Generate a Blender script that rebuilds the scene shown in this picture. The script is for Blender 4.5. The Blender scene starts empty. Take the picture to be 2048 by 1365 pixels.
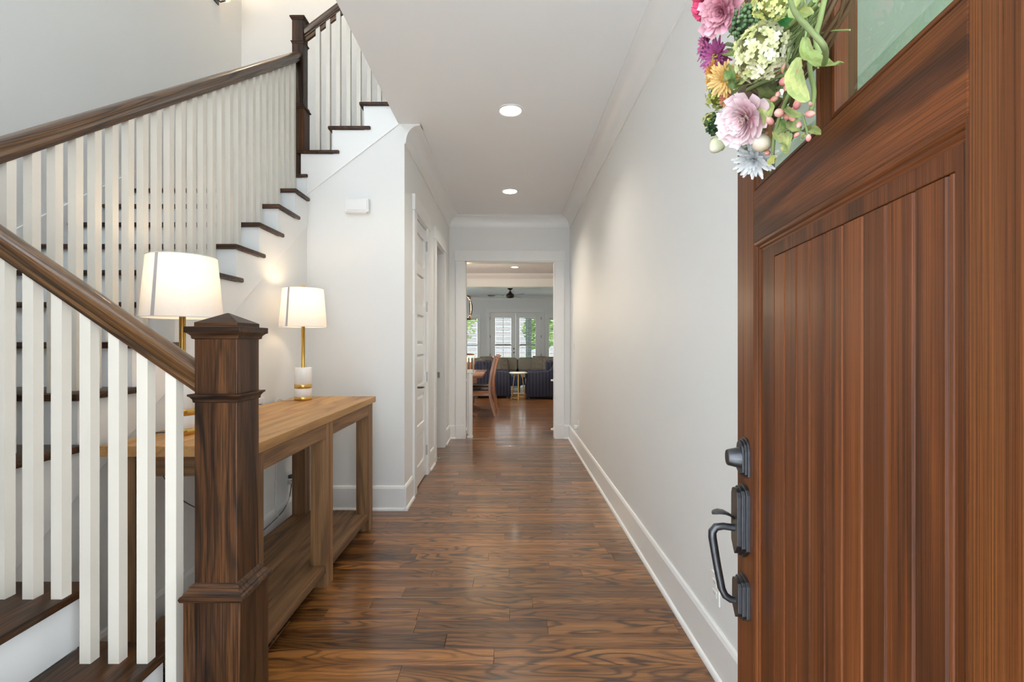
import bpy, bmesh, math, random
from mathutils import Vector, Matrix
R = random.Random(7)
PI = math.pi
S = bpy.context.scene
C = S.collection

# ---------------------------------------------------------------- camera, sky, exposure
F = 967.0                                   # focal length in pixels of a 2048 wide frame (17 mm)
CX, CY, CH = 1019.0, 686.0, 1.32            # principal point, camera height
cd = bpy.data.cameras.new('camera'); cam = bpy.data.objects.new('camera', cd); C.objects.link(cam)
cam.location = (0, 0, CH); cam.rotation_euler = (PI/2, 0, 0)
cd.sensor_width = 36; cd.lens = 36*F/2048; cd.shift_x = (1024-CX)/2048; cd.shift_y = (CY-682.5)/2048
cd.clip_start = 0.02; cd.clip_end = 200
S.camera = cam
S.view_settings.view_transform = 'Standard'; S.view_settings.look = 'None'
S.view_settings.exposure = 0.82; S.view_settings.gamma = 1.0; S.view_settings.use_curve_mapping = False
W = bpy.data.worlds.new('sky'); S.world = W; W.use_nodes = True
bg = W.node_tree.nodes['Background']; bg.inputs[0].default_value = (0.80, 0.91, 1.0, 1); bg.inputs[1].default_value = 2.4
sd_ = bpy.data.lights.new('sun', 'SUN'); sd_.energy = 30; sd_.angle = 0.01; sd_.color = (1.0, 0.985, 0.96)
sun = bpy.data.objects.new('sun', sd_); C.objects.link(sun); sun.location = (30, 6, 40); sun.rotation_euler = Vector((-0.80, -0.10, -1.0)).to_track_quat('-Z', 'Y').to_euler()

# ---------------------------------------------------------------- materials
def new_mat(name):
    m = bpy.data.materials.new(name); m.use_nodes = True
    nt = m.node_tree; return m, nt, nt.nodes['Principled BSDF']
def node(nt, typ, **kw):
    n = nt.nodes.new(typ)
    for k, v in kw.items():
        if isinstance(k, str) and k.startswith('i_'): n.inputs[k[2:]].default_value = v
        else: setattr(n, k, v)
    return n
def lk(nt, a, b): nt.links.new(a, b)
def math_n(nt, op, a, b=None, c=None):
    n = nt.nodes.new('ShaderNodeMath'); n.operation = op
    for i, v in enumerate((a, b, c)):
        if v is None: continue
        if isinstance(v, (int, float)): n.inputs[i].default_value = v
        else: lk(nt, v, n.inputs[i])
    return n.outputs[0]
def mixc(nt, f, a, b, mode='MIX'):
    n = nt.nodes.new('ShaderNodeMix'); n.data_type = 'RGBA'; n.blend_type = mode
    for s, v in ((n.inputs[0], f), (n.inputs[6], a), (n.inputs[7], b)):
        if isinstance(v, (int, float)): s.default_value = v
        elif isinstance(v, tuple): s.default_value = (*v, 1)
        else: lk(nt, v, s)
    return n.outputs[2]
def ramp(nt, fac, stops):
    n = nt.nodes.new('ShaderNodeValToRGB'); e = n.color_ramp.elements
    while len(e) > 1: e.remove(e[-1])
    e[0].position = stops[0][0]; e[0].color = (*[stops[0][1]]*3, 1) if isinstance(stops[0][1], (int, float)) else (*stops[0][1], 1)
    for p, c in stops[1:]:
        k = e.new(p); k.color = (c, c, c, 1) if isinstance(c, (int, float)) else (*c, 1)
    lk(nt, fac, n.inputs[0]); return n.outputs[0]
def plain(name, col, rough=0.5, metal=0.0, var=0.03, vs=3.0, spec=0.5, coat=0.0):
    m, nt, p = new_mat(name)
    tc = node(nt, 'ShaderNodeTexCoord'); nz = node(nt, 'ShaderNodeTexNoise'); nz.inputs['Scale'].default_value = vs; nz.inputs['Detail'].default_value = 4
    lk(nt, tc.outputs['Object'], nz.inputs['Vector'])
    c = mixc(nt, nz.outputs[0], tuple(x*(1-var) for x in col), tuple(min(1, x*(1+var)) for x in col))
    lk(nt, c, p.inputs['Base Color'])
    p.inputs['Roughness'].default_value = rough; p.inputs['Metallic'].default_value = metal
    p.inputs['Specular IOR Level'].default_value = spec; p.inputs['Coat Weight'].default_value = coat
    return m
def wood(name, axis, cd_, cm, cl, skew=None, rough=0.35, ring=9.0, lng=0.9, crs=7.0, line=0.75, fibre=0.35, attr=False, coat=0.0, streak=0.5, coatr=0.1, pore=0.0, spec=0.5, vr=(0.78, 0.45)):
    """long-grain wood: contour lines of a stretched noise field give the cathedral figure"""
    m, nt, p = new_mat(name)
    tc = node(nt, 'ShaderNodeTexCoord')
    if attr:
        at = node(nt, 'ShaderNodeAttribute', attribute_name='Col'); sx = node(nt, 'ShaderNodeSeparateColor'); lk(nt, at.outputs['Color'], sx.inputs[0]); rnd = sx.outputs[0]; rnd2 = sx.outputs[1]
    else:
        oi = node(nt, 'ShaderNodeObjectInfo'); rnd = oi.outputs['Random']; rnd2 = math_n(nt, 'FRACT', math_n(nt, 'MULTIPLY', rnd, 7.31))
    off = node(nt, 'ShaderNodeVectorMath', operation='SCALE'); off.inputs[0].default_value = (13.1, 7.7, 19.3); lk(nt, rnd, off.inputs['Scale'])
    ad = node(nt, 'ShaderNodeVectorMath', operation='ADD'); lk(nt, tc.outputs['Object'], ad.inputs[0]); lk(nt, off.outputs[0], ad.inputs[1])
    if skew:
        sp = node(nt, 'ShaderNodeSeparateXYZ'); lk(nt, ad.outputs[0], sp.inputs[0]); cb = node(nt, 'ShaderNodeCombineXYZ'); lk(nt, sp.outputs[0], cb.inputs[0]); lk(nt, sp.outputs[1], cb.inputs[1])
        lk(nt, math_n(nt, 'MULTIPLY_ADD', sp.outputs['XYZ'.index(axis.upper())], skew, sp.outputs[2]), cb.inputs[2]); ad = cb
    def mapped(l, c):
        mp = node(nt, 'ShaderNodeMapping'); mp.inputs['Scale'].default_value = tuple(l if i == 'xyz'.index(axis) else c for i in range(3)); lk(nt, ad.outputs[0], mp.inputs[0]); return mp.outputs[0]
    def noise(v, sc, det, ro=0.5):
        n = node(nt, 'ShaderNodeTexNoise'); n.inputs['Scale'].default_value = sc; n.inputs['Detail'].default_value = det; n.inputs['Roughness'].default_value = ro; lk(nt, v, n.inputs['Vector']); return n.outputs[0]
    n1 = noise(mapped(lng, crs), 1.0, 1.2, 0.4)
    w1 = noise(mapped(lng*6, crs*6), 1.0, 2.0)
    ph = math_n(nt, 'ADD', math_n(nt, 'MULTIPLY', n1, ring*2*PI), math_n(nt, 'MULTIPLY', w1, 3.0))
    sn = math_n(nt, 'MULTIPLY_ADD', math_n(nt, 'SINE', ph), 0.5, 0.5)
    lines = ramp(nt, sn, [(0.45, 0.0), (0.78, 0.45), (1.0, 1.0)])
    patch = noise(mapped(lng*1.3, crs*0.7), 1.0, 1.0)
    lines = math_n(nt, 'MULTIPLY', lines, ramp(nt, patch, [(0.3, 0.25), (0.65, 1.0)]))
    st = noise(mapped(lng*0.6, crs*3), 1.0, 3.0)
    base = mixc(nt, ramp(nt, st, [(0.5-0.25*streak-0.05, 0.0), (0.5+0.25*streak, 1.0)]), cm, cl)
    base = mixc(nt, math_n(nt, 'MULTIPLY', lines, line), base, cd_)
    fb = noise(mapped(lng*5, crs*40), 1.0, 4.0, 0.65)
    base = mixc(nt, fibre, base, ramp(nt, fb, [(0.38, 0.12), (0.58, 1.0)]), 'MULTIPLY')
    hv = node(nt, 'ShaderNodeHueSaturation'); lk(nt, math_n(nt, 'MULTIPLY_ADD', rnd2, vr[1], vr[0]), hv.inputs['Value']); lk(nt, base, hv.inputs['Color'])
    lk(nt, hv.outputs[0], p.inputs['Base Color'])
    p.inputs['Specular IOR Level'].default_value = spec; p.inputs['Roughness'].default_value = rough; p.inputs['Coat Weight'].default_value = coat; p.inputs['Coat Roughness'].default_value = coatr
    if pore:
        bp = node(nt, 'ShaderNodeBump'); bp.inputs['Strength'].default_value = pore; bp.inputs['Distance'].default_value = 0.002; lk(nt, fb, bp.inputs['Height']); lk(nt, bp.outputs[0], p.inputs['Normal'])
    return m
def vcol(name, rough=0.6, transl=0.15):
    m, nt, p = new_mat(name)
    at = node(nt, 'ShaderNodeAttribute', attribute_name='Col'); tc = node(nt, 'ShaderNodeTexCoord')
    nz = node(nt, 'ShaderNodeTexNoise'); nz.inputs['Scale'].default_value = 60; lk(nt, tc.outputs['Object'], nz.inputs['Vector'])
    c = mixc(nt, 0.35, at.outputs['Color'], ramp(nt, nz.outputs[0], [(0.3, 0.55), (0.65, 1.0)]), 'MULTIPLY')
    lk(nt, c, p.inputs['Base Color']); p.inputs['Roughness'].default_value = rough
    if transl:
        t = node(nt, 'ShaderNodeBsdfTranslucent'); lk(nt, c, t.inputs[0]); mx = node(nt, 'ShaderNodeMixShader'); mx.inputs[0].default_value = transl
        lk(nt, p.outputs[0], mx.inputs[1]); lk(nt, t.outputs[0], mx.inputs[2]); lk(nt, mx.outputs[0], nt.nodes['Material Output'].inputs[0])
    return m
def emis(name, col, st):
    m, nt, p = new_mat(name); p.inputs['Base Color'].default_value = (*col, 1); p.inputs['Emission Color'].default_value = (*col, 1); p.inputs['Emission Strength'].default_value = st; return m
def glass(name, tint=(1, 1, 1), rough=0.0):
    m, nt, p = new_mat(name)
    nt.nodes.remove(p)
    t = node(nt, 'ShaderNodeBsdfTransparent'); t.inputs[0].default_value = (*tint, 1)
    g = node(nt, 'ShaderNodeBsdfGlossy'); g.inputs['Roughness'].default_value = rough
    fr0 = node(nt, 'ShaderNodeFresnel'); fr0.inputs[0].default_value = 1.5; ge = node(nt, 'ShaderNodeNewGeometry'); fo = math_n(nt, 'MULTIPLY', fr0.outputs[0], math_n(nt, 'SUBTRACT', 1.0, ge.outputs['Backfacing']))
    mx = node(nt, 'ShaderNodeMixShader'); lk(nt, fo, mx.inputs[0]); lk(nt, t.outputs[0], mx.inputs[1]); lk(nt, g.outputs[0], mx.inputs[2])
    lk(nt, mx.outputs[0], nt.nodes['Material Output'].inputs[0]); return m

M = {}
M['wall'] = plain('wall_paint', (0.81, 0.815, 0.80), 0.55, var=0.012, vs=1.5, spec=0.3)
M['wall_g'] = plain('wall_paint_stairwell', (0.80, 0.80, 0.78), 0.6, var=0.012, vs=1.5, spec=0.3)
M['ceil'] = plain('ceiling_paint', (0.86, 0.865, 0.865), 0.8, var=0.01, vs=2, spec=0.2)
M['trim'] = plain('trim_paint', (0.84, 0.84, 0.825), 0.32, var=0.012, vs=4)
M['riser'] = plain('riser_paint', (0.82, 0.83, 0.82), 0.4, var=0.015, vs=4)
M['balu'] = plain('baluster_paint', (0.73, 0.685, 0.605), 0.38, var=0.04, vs=9)
OAK = dict(cd_=(0.008, 0.0035, 0.002), cm=(0.043, 0.0155, 0.005), cl=(0.115, 0.046, 0.014), rough=0.42, ring=13, lng=1.0, crs=8, line=0.95, fibre=0.9, coat=0.08, coatr=0.2, spec=0.3, vr=(0.85, 0.3))
for a in 'xyz': M['oak_'+a] = wood('stained_oak_'+a, a, **OAK)
RAIL = dict(OAK); RAIL.update(cm=(0.11, 0.045, 0.014), cl=(0.22, 0.105, 0.035), coat=0.45, coatr=0.12, lng=0.8, crs=16, ring=9, rough=0.35, spec=0.5)
M['rail_x'] = wood('handrail_oak_lower', 'x', skew=0.69, **RAIL); M['rail_y'] = wood('handrail_oak_middle', 'y', skew=-0.731, **RAIL); M['rail_u'] = wood('handrail_oak_upper', 'x', skew=-0.755, **RAIL)
FL = dict(cd_=(0.018, 0.007, 0.004), cm=(0.145, 0.051, 0.013), cl=(0.37, 0.155, 0.042), rough=0.30, ring=11, lng=1.7, crs=9, line=0.9, fibre=0.45, vr=(0.55, 0.75), attr=True, coat=0.5, coatr=0.12)
M['floor'] = wood('oak_floor', 'x', **FL)
M['subfloor'] = plain('subfloor', (0.03, 0.014, 0.007), 0.5)
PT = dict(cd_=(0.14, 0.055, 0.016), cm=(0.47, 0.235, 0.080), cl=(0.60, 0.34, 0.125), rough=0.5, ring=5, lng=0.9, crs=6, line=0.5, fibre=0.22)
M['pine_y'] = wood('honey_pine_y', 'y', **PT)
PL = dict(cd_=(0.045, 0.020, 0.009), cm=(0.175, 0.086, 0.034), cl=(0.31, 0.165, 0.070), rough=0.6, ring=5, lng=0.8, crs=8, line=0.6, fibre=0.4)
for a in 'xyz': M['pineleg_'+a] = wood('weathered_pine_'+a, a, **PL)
MH = dict(cd_=(0.022, 0.010, 0.007), cm=(0.090, 0.025, 0.007), cl=(0.215, 0.066, 0.018), rough=0.46, ring=2.5, lng=0.5, crs=16, line=0.65, fibre=0.6, coat=0.06, coatr=0.25, streak=0.9, spec=0.22, vr=(0.85, 0.4))
M['mah_z'] = wood('mahogany_upright', 'z', **MH)
MH2 = dict(MH); MH2.update(lng=1.2, crs=11)
M['mah_x'] = wood('mahogany_rail', 'x', **MH2)
MH3 = dict(MH); MH3.update(cm=(0.16, 0.05, 0.013), cl=(0.25, 0.085, 0.022), line=0.3)
M['mah_s'] = wood('mahogany_stile', 'z', **MH3)
M['cherry_z'] = wood('cherry_wood', 'z', (0.16, 0.05, 0.015), (0.33, 0.12, 0.035), (0.45, 0.18, 0.055), rough=0.3, ring=3, line=0.4, fibre=0.2, coat=0.4)
M['cherry_x'] = wood('cherry_wood_x', 'x', (0.16, 0.05, 0.015), (0.33, 0.12, 0.035), (0.45, 0.18, 0.055), rough=0.2, ring=3, line=0.4, fibre=0.2, coat=0.6)
M['bronze'] = plain('dark_bronze', (0.10, 0.105, 0.115), 0.36, 0.9, var=0.3, vs=40)
M['brass'] = plain('brushed_brass', (0.72, 0.46, 0.13), 0.26, 1.0, var=0.06, vs=30)
M['steel'] = plain('satin_nickel', (0.5, 0.5, 0.49), 0.3, 1.0, var=0.05)
M['marble'] = plain('white_marble', (0.84, 0.81, 0.77), 0.3, var=0.06, vs=8)
M['plastic'] = plain('white_plastic', (0.82, 0.82, 0.80), 0.35, var=0.01)
M['slats'] = plain('blind_slats', (0.50, 0.50, 0.48), 0.5, var=0.02)
M['slot'] = plain('dark_slot', (0.05, 0.05, 0.05), 0.6)
M['cordw'] = plain('white_cord', (0.7, 0.7, 0.68), 0.5)
M['cordb'] = plain('black_cord', (0.06, 0.06, 0.06), 0.5)
M['bulb'] = emis('warm_bulb', (1.0, 0.80, 0.55), 6)
M['down'] = emis('downlight_lens', (1.0, 0.90, 0.76), 9)
M['cglass'] = glass('clear_glass', (0.97, 0.98, 0.97))
M['dglass'] = glass('bevelled_door_glass', (0.84, 0.93, 0.86))
M['flower'] = vcol('silk_petals')
M['leafm'] = vcol('silk_leaves', 0.5, 0.2)
def shade_mat():
    m, nt, p = new_mat('linen_shade')
    tc = node(nt, 'ShaderNodeTexCoord'); nz = node(nt, 'ShaderNodeTexNoise'); nz.inputs['Scale'].default_value = 120; lk(nt, tc.outputs['Object'], nz.inputs['Vector'])
    c = mixc(nt, nz.outputs[0], (0.86, 0.82, 0.77), (0.92, 0.88, 0.83)); lk(nt, c, p.inputs['Base Color']); p.inputs['Roughness'].default_value = 0.8
    t = node(nt, 'ShaderNodeBsdfTranslucent'); lk(nt, c, t.inputs[0]); mx = node(nt, 'ShaderNodeMixShader'); mx.inputs[0].default_value = 0.24
    lk(nt, p.outputs[0], mx.inputs[1]); lk(nt, t.outputs[0], mx.inputs[2]); lk(nt, mx.outputs[0], nt.nodes['Material Output'].inputs[0]); return m
M['shade'] = shade_mat()
M['seam'] = plain('shade_seam', (0.50, 0.47, 0.46), 0.8)
def stripe_mat():
    m, nt, p = new_mat('navy_pinstripe')
    tc = node(nt, 'ShaderNodeTexCoord'); sp = node(nt, 'ShaderNodeSeparateXYZ'); lk(nt, tc.outputs['Object'], sp.inputs[0])
    s = math_n(nt, 'FRACT', math_n(nt, 'MULTIPLY', math_n(nt, 'ADD', sp.outputs[0], sp.outputs[1]), 13.0))
    c = ramp(nt, s, [(0.0, (0.008, 0.011, 0.030)), (0.55, (0.008, 0.011, 0.030)), (0.6, (0.075, 0.08, 0.11)), (0.68, (0.008, 0.011, 0.030)), (0.8, (0.014, 0.02, 0.055)), (0.9, (0.045, 0.045, 0.06)), (1.0, (0.008, 0.011, 0.030))])
    lk(nt, c, p.inputs['Base Color']); p.inputs['Roughness'].default_value = 0.85; return m
M['stripe'] = stripe_mat()
M['greyfab'] = plain('taupe_linen', (0.27, 0.25, 0.21), 0.9, var=0.08, vs=60)
M['pillow'] = plain('patterned_pillow', (0.22, 0.19, 0.15), 0.9, var=0.7, vs=16)
M['tan'] = plain('tan_pillow', (0.40, 0.26, 0.15), 0.9, var=0.1, vs=30)
M['blue'] = plain('blue_velvet', (0.012, 0.03, 0.085), 0.7)
M['rug'] = plain('pale_rug', (0.5, 0.47, 0.42), 0.95, var=0.2, vs=12)
M['fanm'] = plain('fan_bronze', (0.06, 0.045, 0.035), 0.3, 0.9)
M['blade'] = plain('fan_blade', (0.05, 0.04, 0.033), 0.22, var=0.2)
M['leather'] = plain('dark_leather', (0.05, 0.022, 0.012), 0.35)
M['concrete'] = plain('porch_concrete', (0.545, 0.555, 0.565), 0.8, var=0.1, vs=6)
M['lawn'] = plain('lawn', (0.10, 0.17, 0.05), 0.9, var=0.4, vs=5)
M['column'] = plain('porch_column', (0.16, 0.20, 0.21), 0.6)
M['foliage'] = plain('foliage', (0.30, 0.44, 0.14), 0.7, var=0.5, vs=3)
M['bark'] = plain('bark', (0.10, 0.075, 0.05), 0.9, var=0.3, vs=12)

# ---------------------------------------------------------------- mesh builder
class B:
    def __init__(s): s.bm = bmesh.new(); s.cl = None
    def col(s):
        if s.cl is None: s.cl = s.bm.loops.layers.float_color.new('Col')
        return s.cl
    def paint(s, faces, c):
        l = s.col()
        for f in faces:
            for lp in f.loops: lp[l] = (*c, 1)
    def face(s, pts):
        return s.bm.faces.new([s.bm.verts.new(p) for p in pts])
    def box(s, x0, x1, y0, y1, z0, z1):
        v = [s.bm.verts.new((x, y, z)) for x in (x0, x1) for y in (y0, y1) for z in (z0, z1)]
        return [s.bm.faces.new([v[i] for i in q]) for q in ((0, 1, 3, 2), (4, 6, 7, 5), (0, 4, 5, 1), (2, 3, 7, 6), (0, 2, 6, 4), (1, 5, 7, 3))]
    def prism(s, pts, ax, a0, a1):
        f = {'x': lambda p, a: (a, p[0], p[1]), 'y': lambda p, a: (p[0], a, p[1]), 'z': lambda p, a: (p[0], p[1], a)}[ax]
        A = [s.bm.verts.new(f(p, a0)) for p in pts]; Bv = [s.bm.verts.new(f(p, a1)) for p in pts]; n = len(pts)
        s.bm.faces.new(A); s.bm.faces.new(Bv[::-1])
        for i in range(n): s.bm.faces.new([A[i], Bv[i], Bv[(i+1) % n], A[(i+1) % n]])
    def loft(s, rings, cap=True):
        V = [[s.bm.verts.new(p) for p in r] for r in rings]; n = len(rings[0]); fs = []
        for a, b in zip(V, V[1:]):
            for i in range(n): fs.append(s.bm.faces.new([a[i], a[(i+1) % n], b[(i+1) % n], b[i]]))
        if cap: fs.append(s.bm.faces.new(V[0][::-1])); fs.append(s.bm.faces.new(V[-1]))
        return fs
    def lathe(s, cx, cy, prof, seg=32, cap=True):
        return s.loft([[(cx+r*math.cos(2*PI*i/seg), cy+r*math.sin(2*PI*i/seg), z) for i in range(seg)] for r, z in prof], cap)
    def disc_y(s, cx, cz, prof, seg=24):
        return s.loft([[(cx+r*math.cos(2*PI*i/seg), y, cz+r*math.sin(2*PI*i/seg)) for i in range(seg)] for r, y in prof])
    def tube(s, pts, r, seg=8, closed=False):
        pts = [Vector(p) for p in pts]; n = len(pts); rings = []; up = None
        for i, p in enumerate(pts):
            if closed: t = (pts[(i+1) % n]-pts[i-1]).normalized()
            else: t = (pts[min(i+1, n-1)]-pts[max(i-1, 0)]).normalized()
            if up is None: up = Vector((0, 0, 1)) if abs(t.z) < 0.9 else Vector((1, 0, 0))
            sd = t.cross(up).normalized(); up = sd.cross(t).normalized(); rr = r[i] if isinstance(r, (list, tuple)) else r
            rings.append([p+sd*rr*math.cos(2*PI*k/seg)+up*rr*math.sin(2*PI*k/seg) for k in range(seg)])
        if closed: rings.append(rings[0])
        return s.loft(rings, not closed)
    def sweep(s, pts, prof, side):
        """straight or bent sweep of a profile [(lateral, vertical)]; side = lateral unit vector"""
        sd = Vector(side)
        return s.loft([[Vector(p)+sd*u+Vector((0, 0, v)) for u, v in prof] for p in pts])
    def sq(s, cx, cy, secs):
        """square sections [(half, z)] stacked"""
        return s.loft([[(cx-h, cy-h, z), (cx+h, cy-h, z), (cx+h, cy+h, z), (cx-h, cy+h, z)] for h, z in secs])
    def ball(s, c, r, sub=2, sc=(1, 1, 1)):
        m = Matrix.Translation(c) @ Matrix.Diagonal((r*sc[0], r*sc[1], r*sc[2], 1))
        d = bmesh.ops.create_icosphere(s.bm, subdivisions=sub, radius=1, matrix=m)
        return list({f for v in d['verts'] for f in v.link_faces})
    def pad(s, x0, x1, y0, y1, z0, z1, r=0.05, seg=3):
        s2 = bmesh.new(); t = B(); t.bm = s2; t.box(x0, x1, y0, y1, z0, z1)
        bmesh.ops.bevel(s2, geom=s2.edges[:], offset=r, segments=seg, profile=0.5, affect='EDGES')
        me = bpy.data.meshes.new('tmp'); s2.to_mesh(me); s.bm.from_mesh(me); bpy.data.meshes.remove(me); s2.free()

BASE = {}
def obj(name, b, mat, parent=None, bev=0.0, smooth=None, seg=2, kind=None):
    bm = b.bm
    bmesh.ops.recalc_face_normals(bm, faces=bm.faces[:])
    if bev: bmesh.ops.bevel(bm, geom=[e for e in bm.edges if len(e.link_faces) == 2 and e.calc_face_angle(0) > 0.5], offset=bev, segments=seg, profile=0.5, affect='EDGES', clamp_overlap=True)
    if parent is not None and BASE.get(parent.name) is not None: bmesh.ops.translate(bm, verts=bm.verts[:], vec=-BASE[parent.name])
    me = bpy.data.meshes.new(name); bm.to_mesh(me); bm.free()
    o = bpy.data.objects.new(name, me); C.objects.link(o)
    me.materials.append(M[mat] if isinstance(mat, str) else mat)
    if smooth is not None:
        for p in me.polygons: p.use_smooth = True
        me.set_sharp_from_angle(angle=math.radians(smooth))
    if parent is not None:
        o.parent = parent
        if BASE.get(parent.name) is not None: BASE[o.name] = BASE[parent.name]
    if kind: o['kind'] = kind
    return o
def tag(o, label, cat=None, group=None, kind=None):
    o['label'] = label
    if cat: o['category'] = cat
    if group: o['group'] = group
    if kind: o['kind'] = kind
    return o
def thing(name, base, label, cat, group=None, kind=None, rotz=0.0, local=False):
    o = bpy.data.objects.new(name, None); C.objects.link(o); o.location = base; o.rotation_euler = (0, 0, rotz); o.empty_display_size = 0.1
    if not local: BASE[o.name] = Vector(base)
    return tag(o, label, cat, group, kind)
def struct(name, b, mat, label, cat, bev=0.0, smooth=None): 
    return tag(obj(name, b, mat, None, bev, smooth), label, cat, kind='structure')
def box1(*a): b = B(); b.box(*a); return b
def dup(root, loc, label, rotz=None):
    r = root.copy(); C.objects.link(r); r.location = loc; r['label'] = label
    if rotz is not None: r.rotation_euler = (0, 0, rotz)
    for ch in list(root.children):
        c = ch.copy(); C.objects.link(c); c.parent = r
        for g in list(ch.children): d = g.copy(); C.objects.link(d); d.parent = c
    return r
def pix(px, py, Y): return Vector(((px-CX)*Y/F, Y, CH-(py-CY)*Y/F))

# ---------------------------------------------------------------- dimensions
XR, XL, YE, ZC = 0.83, -0.83, 6.65, 3.05       # hall walls, end wall, ceiling
XSL, YSB, ZST = -2.80, 5.05, 5.7               # stairwell left wall, back wall, top
XF2, YF3 = -1.60, 3.82                         # side wall of middle flight, front wall of upper flight
RISE, NOS = 0.189, 0.03
YF = 0.30                                       # front line of the house
FX0, FX1, YFAR = -3.6, 3.6, 17.9

# ---------------------------------------------------------------- floor
fl = struct('floor', box1(FX0, FX1, YF, YFAR, -0.08, -0.02), 'subfloor', 'dark stained oak strip floor running through hall and rooms', 'floor')
PW = 0.105
def plank(b, x0, x1, y0, y1, c):
    g = 0.0005; e = 0.0012; x0 += g; x1 -= g; y0 += g; y1 -= g
    v = [b.bm.verts.new(p) for p in ((x0, y0, -.02), (x1, y0, -.02), (x1, y1, -.02), (x0, y1, -.02), (x0, y0, -e), (x1, y0, -e), (x1, y1, -e), (x0, y1, -e), (x0+e, y0+e, 0), (x1-e, y0+e, 0), (x1-e, y1-e, 0), (x0+e, y1-e, 0))]
    fs = [b.bm.faces.new([v[i] for i in q]) for q in ((0, 1, 5, 4), (1, 2, 6, 5), (2, 3, 7, 6), (3, 0, 4, 7), (4, 5, 9, 8), (5, 6, 10, 9), (6, 7, 11, 10), (7, 4, 8, 11), (8, 9, 10, 11))]
    b.paint(fs, c)
rest = B(); y = YF; k = 0
while y < YFAR-0.01:
    near = 1.2 < y < 4.6
    xa, xb = (-1.60, XR) if y < YE+0.05 else (FX0, FX1)
    x = xa - R.uniform(0, 0.5)
    while x < xb:
        ln = R.choice((0.45, 0.6, 0.75, 0.95, 1.2, 1.5)) * R.uniform(0.9, 1.1)
        a, bb = max(x, xa), min(x+ln, xb)
        if bb-a > 0.02:
            c = (R.random(), R.random(), 0)
            if near:
                q = B(); plank(q, a, bb, y, y+PW, c); obj('plank', q, 'floor', fl)
            else: plank(rest, a, bb, y, min(y+PW, YFAR), c)
        x += ln
    y += PW
obj('plank_field', rest, 'floor', fl, kind='stuff')
struct('floor', box1(-9, 9, -9, YF, -0.10, -0.02), 'concrete', 'porch paving in front of the entrance', 'paving')

# ---------------------------------------------------------------- walls and ceilings
struct('wall_right', box1(XR, XR+0.14, YF, YE, 0, ZC+0.3), 'wall', 'long white wall along the right side of the hall', 'wall')
struct('wall_upper', box1(XR, XR+0.14, YF, YSB+0.14, ZC+0.3, ZST), 'wall_g', 'right wall of the upper storey above the hall', 'wall')
b = B(); b.box(XSL-0.14, -2.7, YF-0.14, YF, 2.75, ZST); b.box(-2.7, -1.0, YF-0.14, YF, 2.75, 3.0); b.box(-2.7, -1.0, YF-0.14, YF, 5.1, ZST); b.box(-1.0, XR+0.14, YF-0.14, YF, 2.75, ZST); b.box(XSL-0.14, -0.95, YF-0.14, YF, 0, 2.75)
struct('wall_front', b, 'wall_g', 'front wall above the entrance with a stairwell window opening', 'wall')
struct('ceiling', box1(-5, 5, -2.4, YF-0.14, 2.75, 2.9), 'ceil', 'unseen roof slab above the entrance, added to block high sky light', 'porch roof')  # unseen slab added to cut direct high sky and even out the daylight
struct('wall_stairwell', box1(XSL-0.14, XSL, YF, YSB+0.14, 0, ZST), 'wall_g', 'tall pale grey wall beside the middle stair flight', 'wall')
struct('wall_back', box1(XSL, XL-0.14, YSB, YSB+0.14, 0, ZST), 'wall_g', 'tall cream wall behind the upper stair flight', 'wall')
struct('wall_upper', box1(XL-0.14, XR+0.14, YSB, YSB+0.14, ZC+0.3, ZST), 'wall_g', 'wall of the upper storey above the hall', 'wall')
# closet wall below upper flight, stepped under the treads
XN = lambda n: -1.673+(n-15)*0.2465            # nosing x of upper flight
YN = lambda n: 3.55+(n-13)*0.2575              # nosing y of middle flight
TT = 0.027
pts = [(XF2-0.02, 0), (XL, 0), (XL, ZC), (-0.70, ZC), (-0.70, 18*RISE-TT)]
for n in (18, 17, 16, 15): pts += [(XN(n)+NOS+0.006, n*RISE-TT), (XN(n)+NOS+0.006, (n-1)*RISE-TT)]
pts += [(XN(14)+NOS, 14*RISE-TT), (XN(14)+NOS, 13*RISE-TT), (XF2-0.02, 13*RISE-TT)]
b = B(); b.prism(pts, 'y', YF3, YF3+0.10)
struct('wall_closet', b, 'wall', 'white wall below the upper stair flight facing the entrance', 'wall')
# side wall below middle flight
pts = [(1.50, 0), (YF3, 0), (YF3, 13*RISE-TT)]
for n in range(13, 4, -1): pts += [(YN(n)+NOS+0.006, n*RISE-TT), (YN(n)+NOS+0.006, (n-1)*RISE-TT)]
pts += [(1.50, 4*RISE-TT)]
b = B(); b.prism(pts, 'x', XF2-0.10, XF2)
struct('wall_stair_side', b, 'wall', 'white wall below the middle stair flight behind the console table', 'wall')
# hall left wall with two openings (closet door, open doorway)
D1, D2, DH = (4.23, 4.85), (5.38, 6.10), 2.46
b = B(); x0, x1 = XL-0.12, XL
b.box(x0, x1, YF3+0.10, D1[0], 0, ZC); b.box(x0, x1, D1[1], D2[0], 0, ZC); b.box(x0, x1, D2[1], YE, 0, ZC)
b.box(x0, x1, D1[0], D1[1], DH, ZC); b.box(x0, x1, D2[0], D2[1], DH, ZC)
struct('wall_left', b, 'wall', 'white wall on the left of the hall with two doorways', 'wall')
b = B(); b.box(-2.6, -2.5, YSB+0.14, YE+0.14, 0, ZC); b.box(-2.5, XL-0.12, YSB+0.14, YSB+0.2, 0, ZC)
struct('wall_side_room', b, 'wall', 'inner walls of the small room off the hall', 'wall')
# end wall with cased opening
OX0, OX1, OH = -0.612, 0.626, 2.441
b = B(); b.box(FX0, OX0, YE, YE+0.14, 0, ZC); b.box(OX1, FX1, YE, YE+0.14, 0, ZC); b.box(OX0, OX1, YE, YE+0.14, OH, ZC)
struct('wall_end', b, 'wall', 'white wall at the far end of the hall around the wide opening', 'wall')
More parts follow.
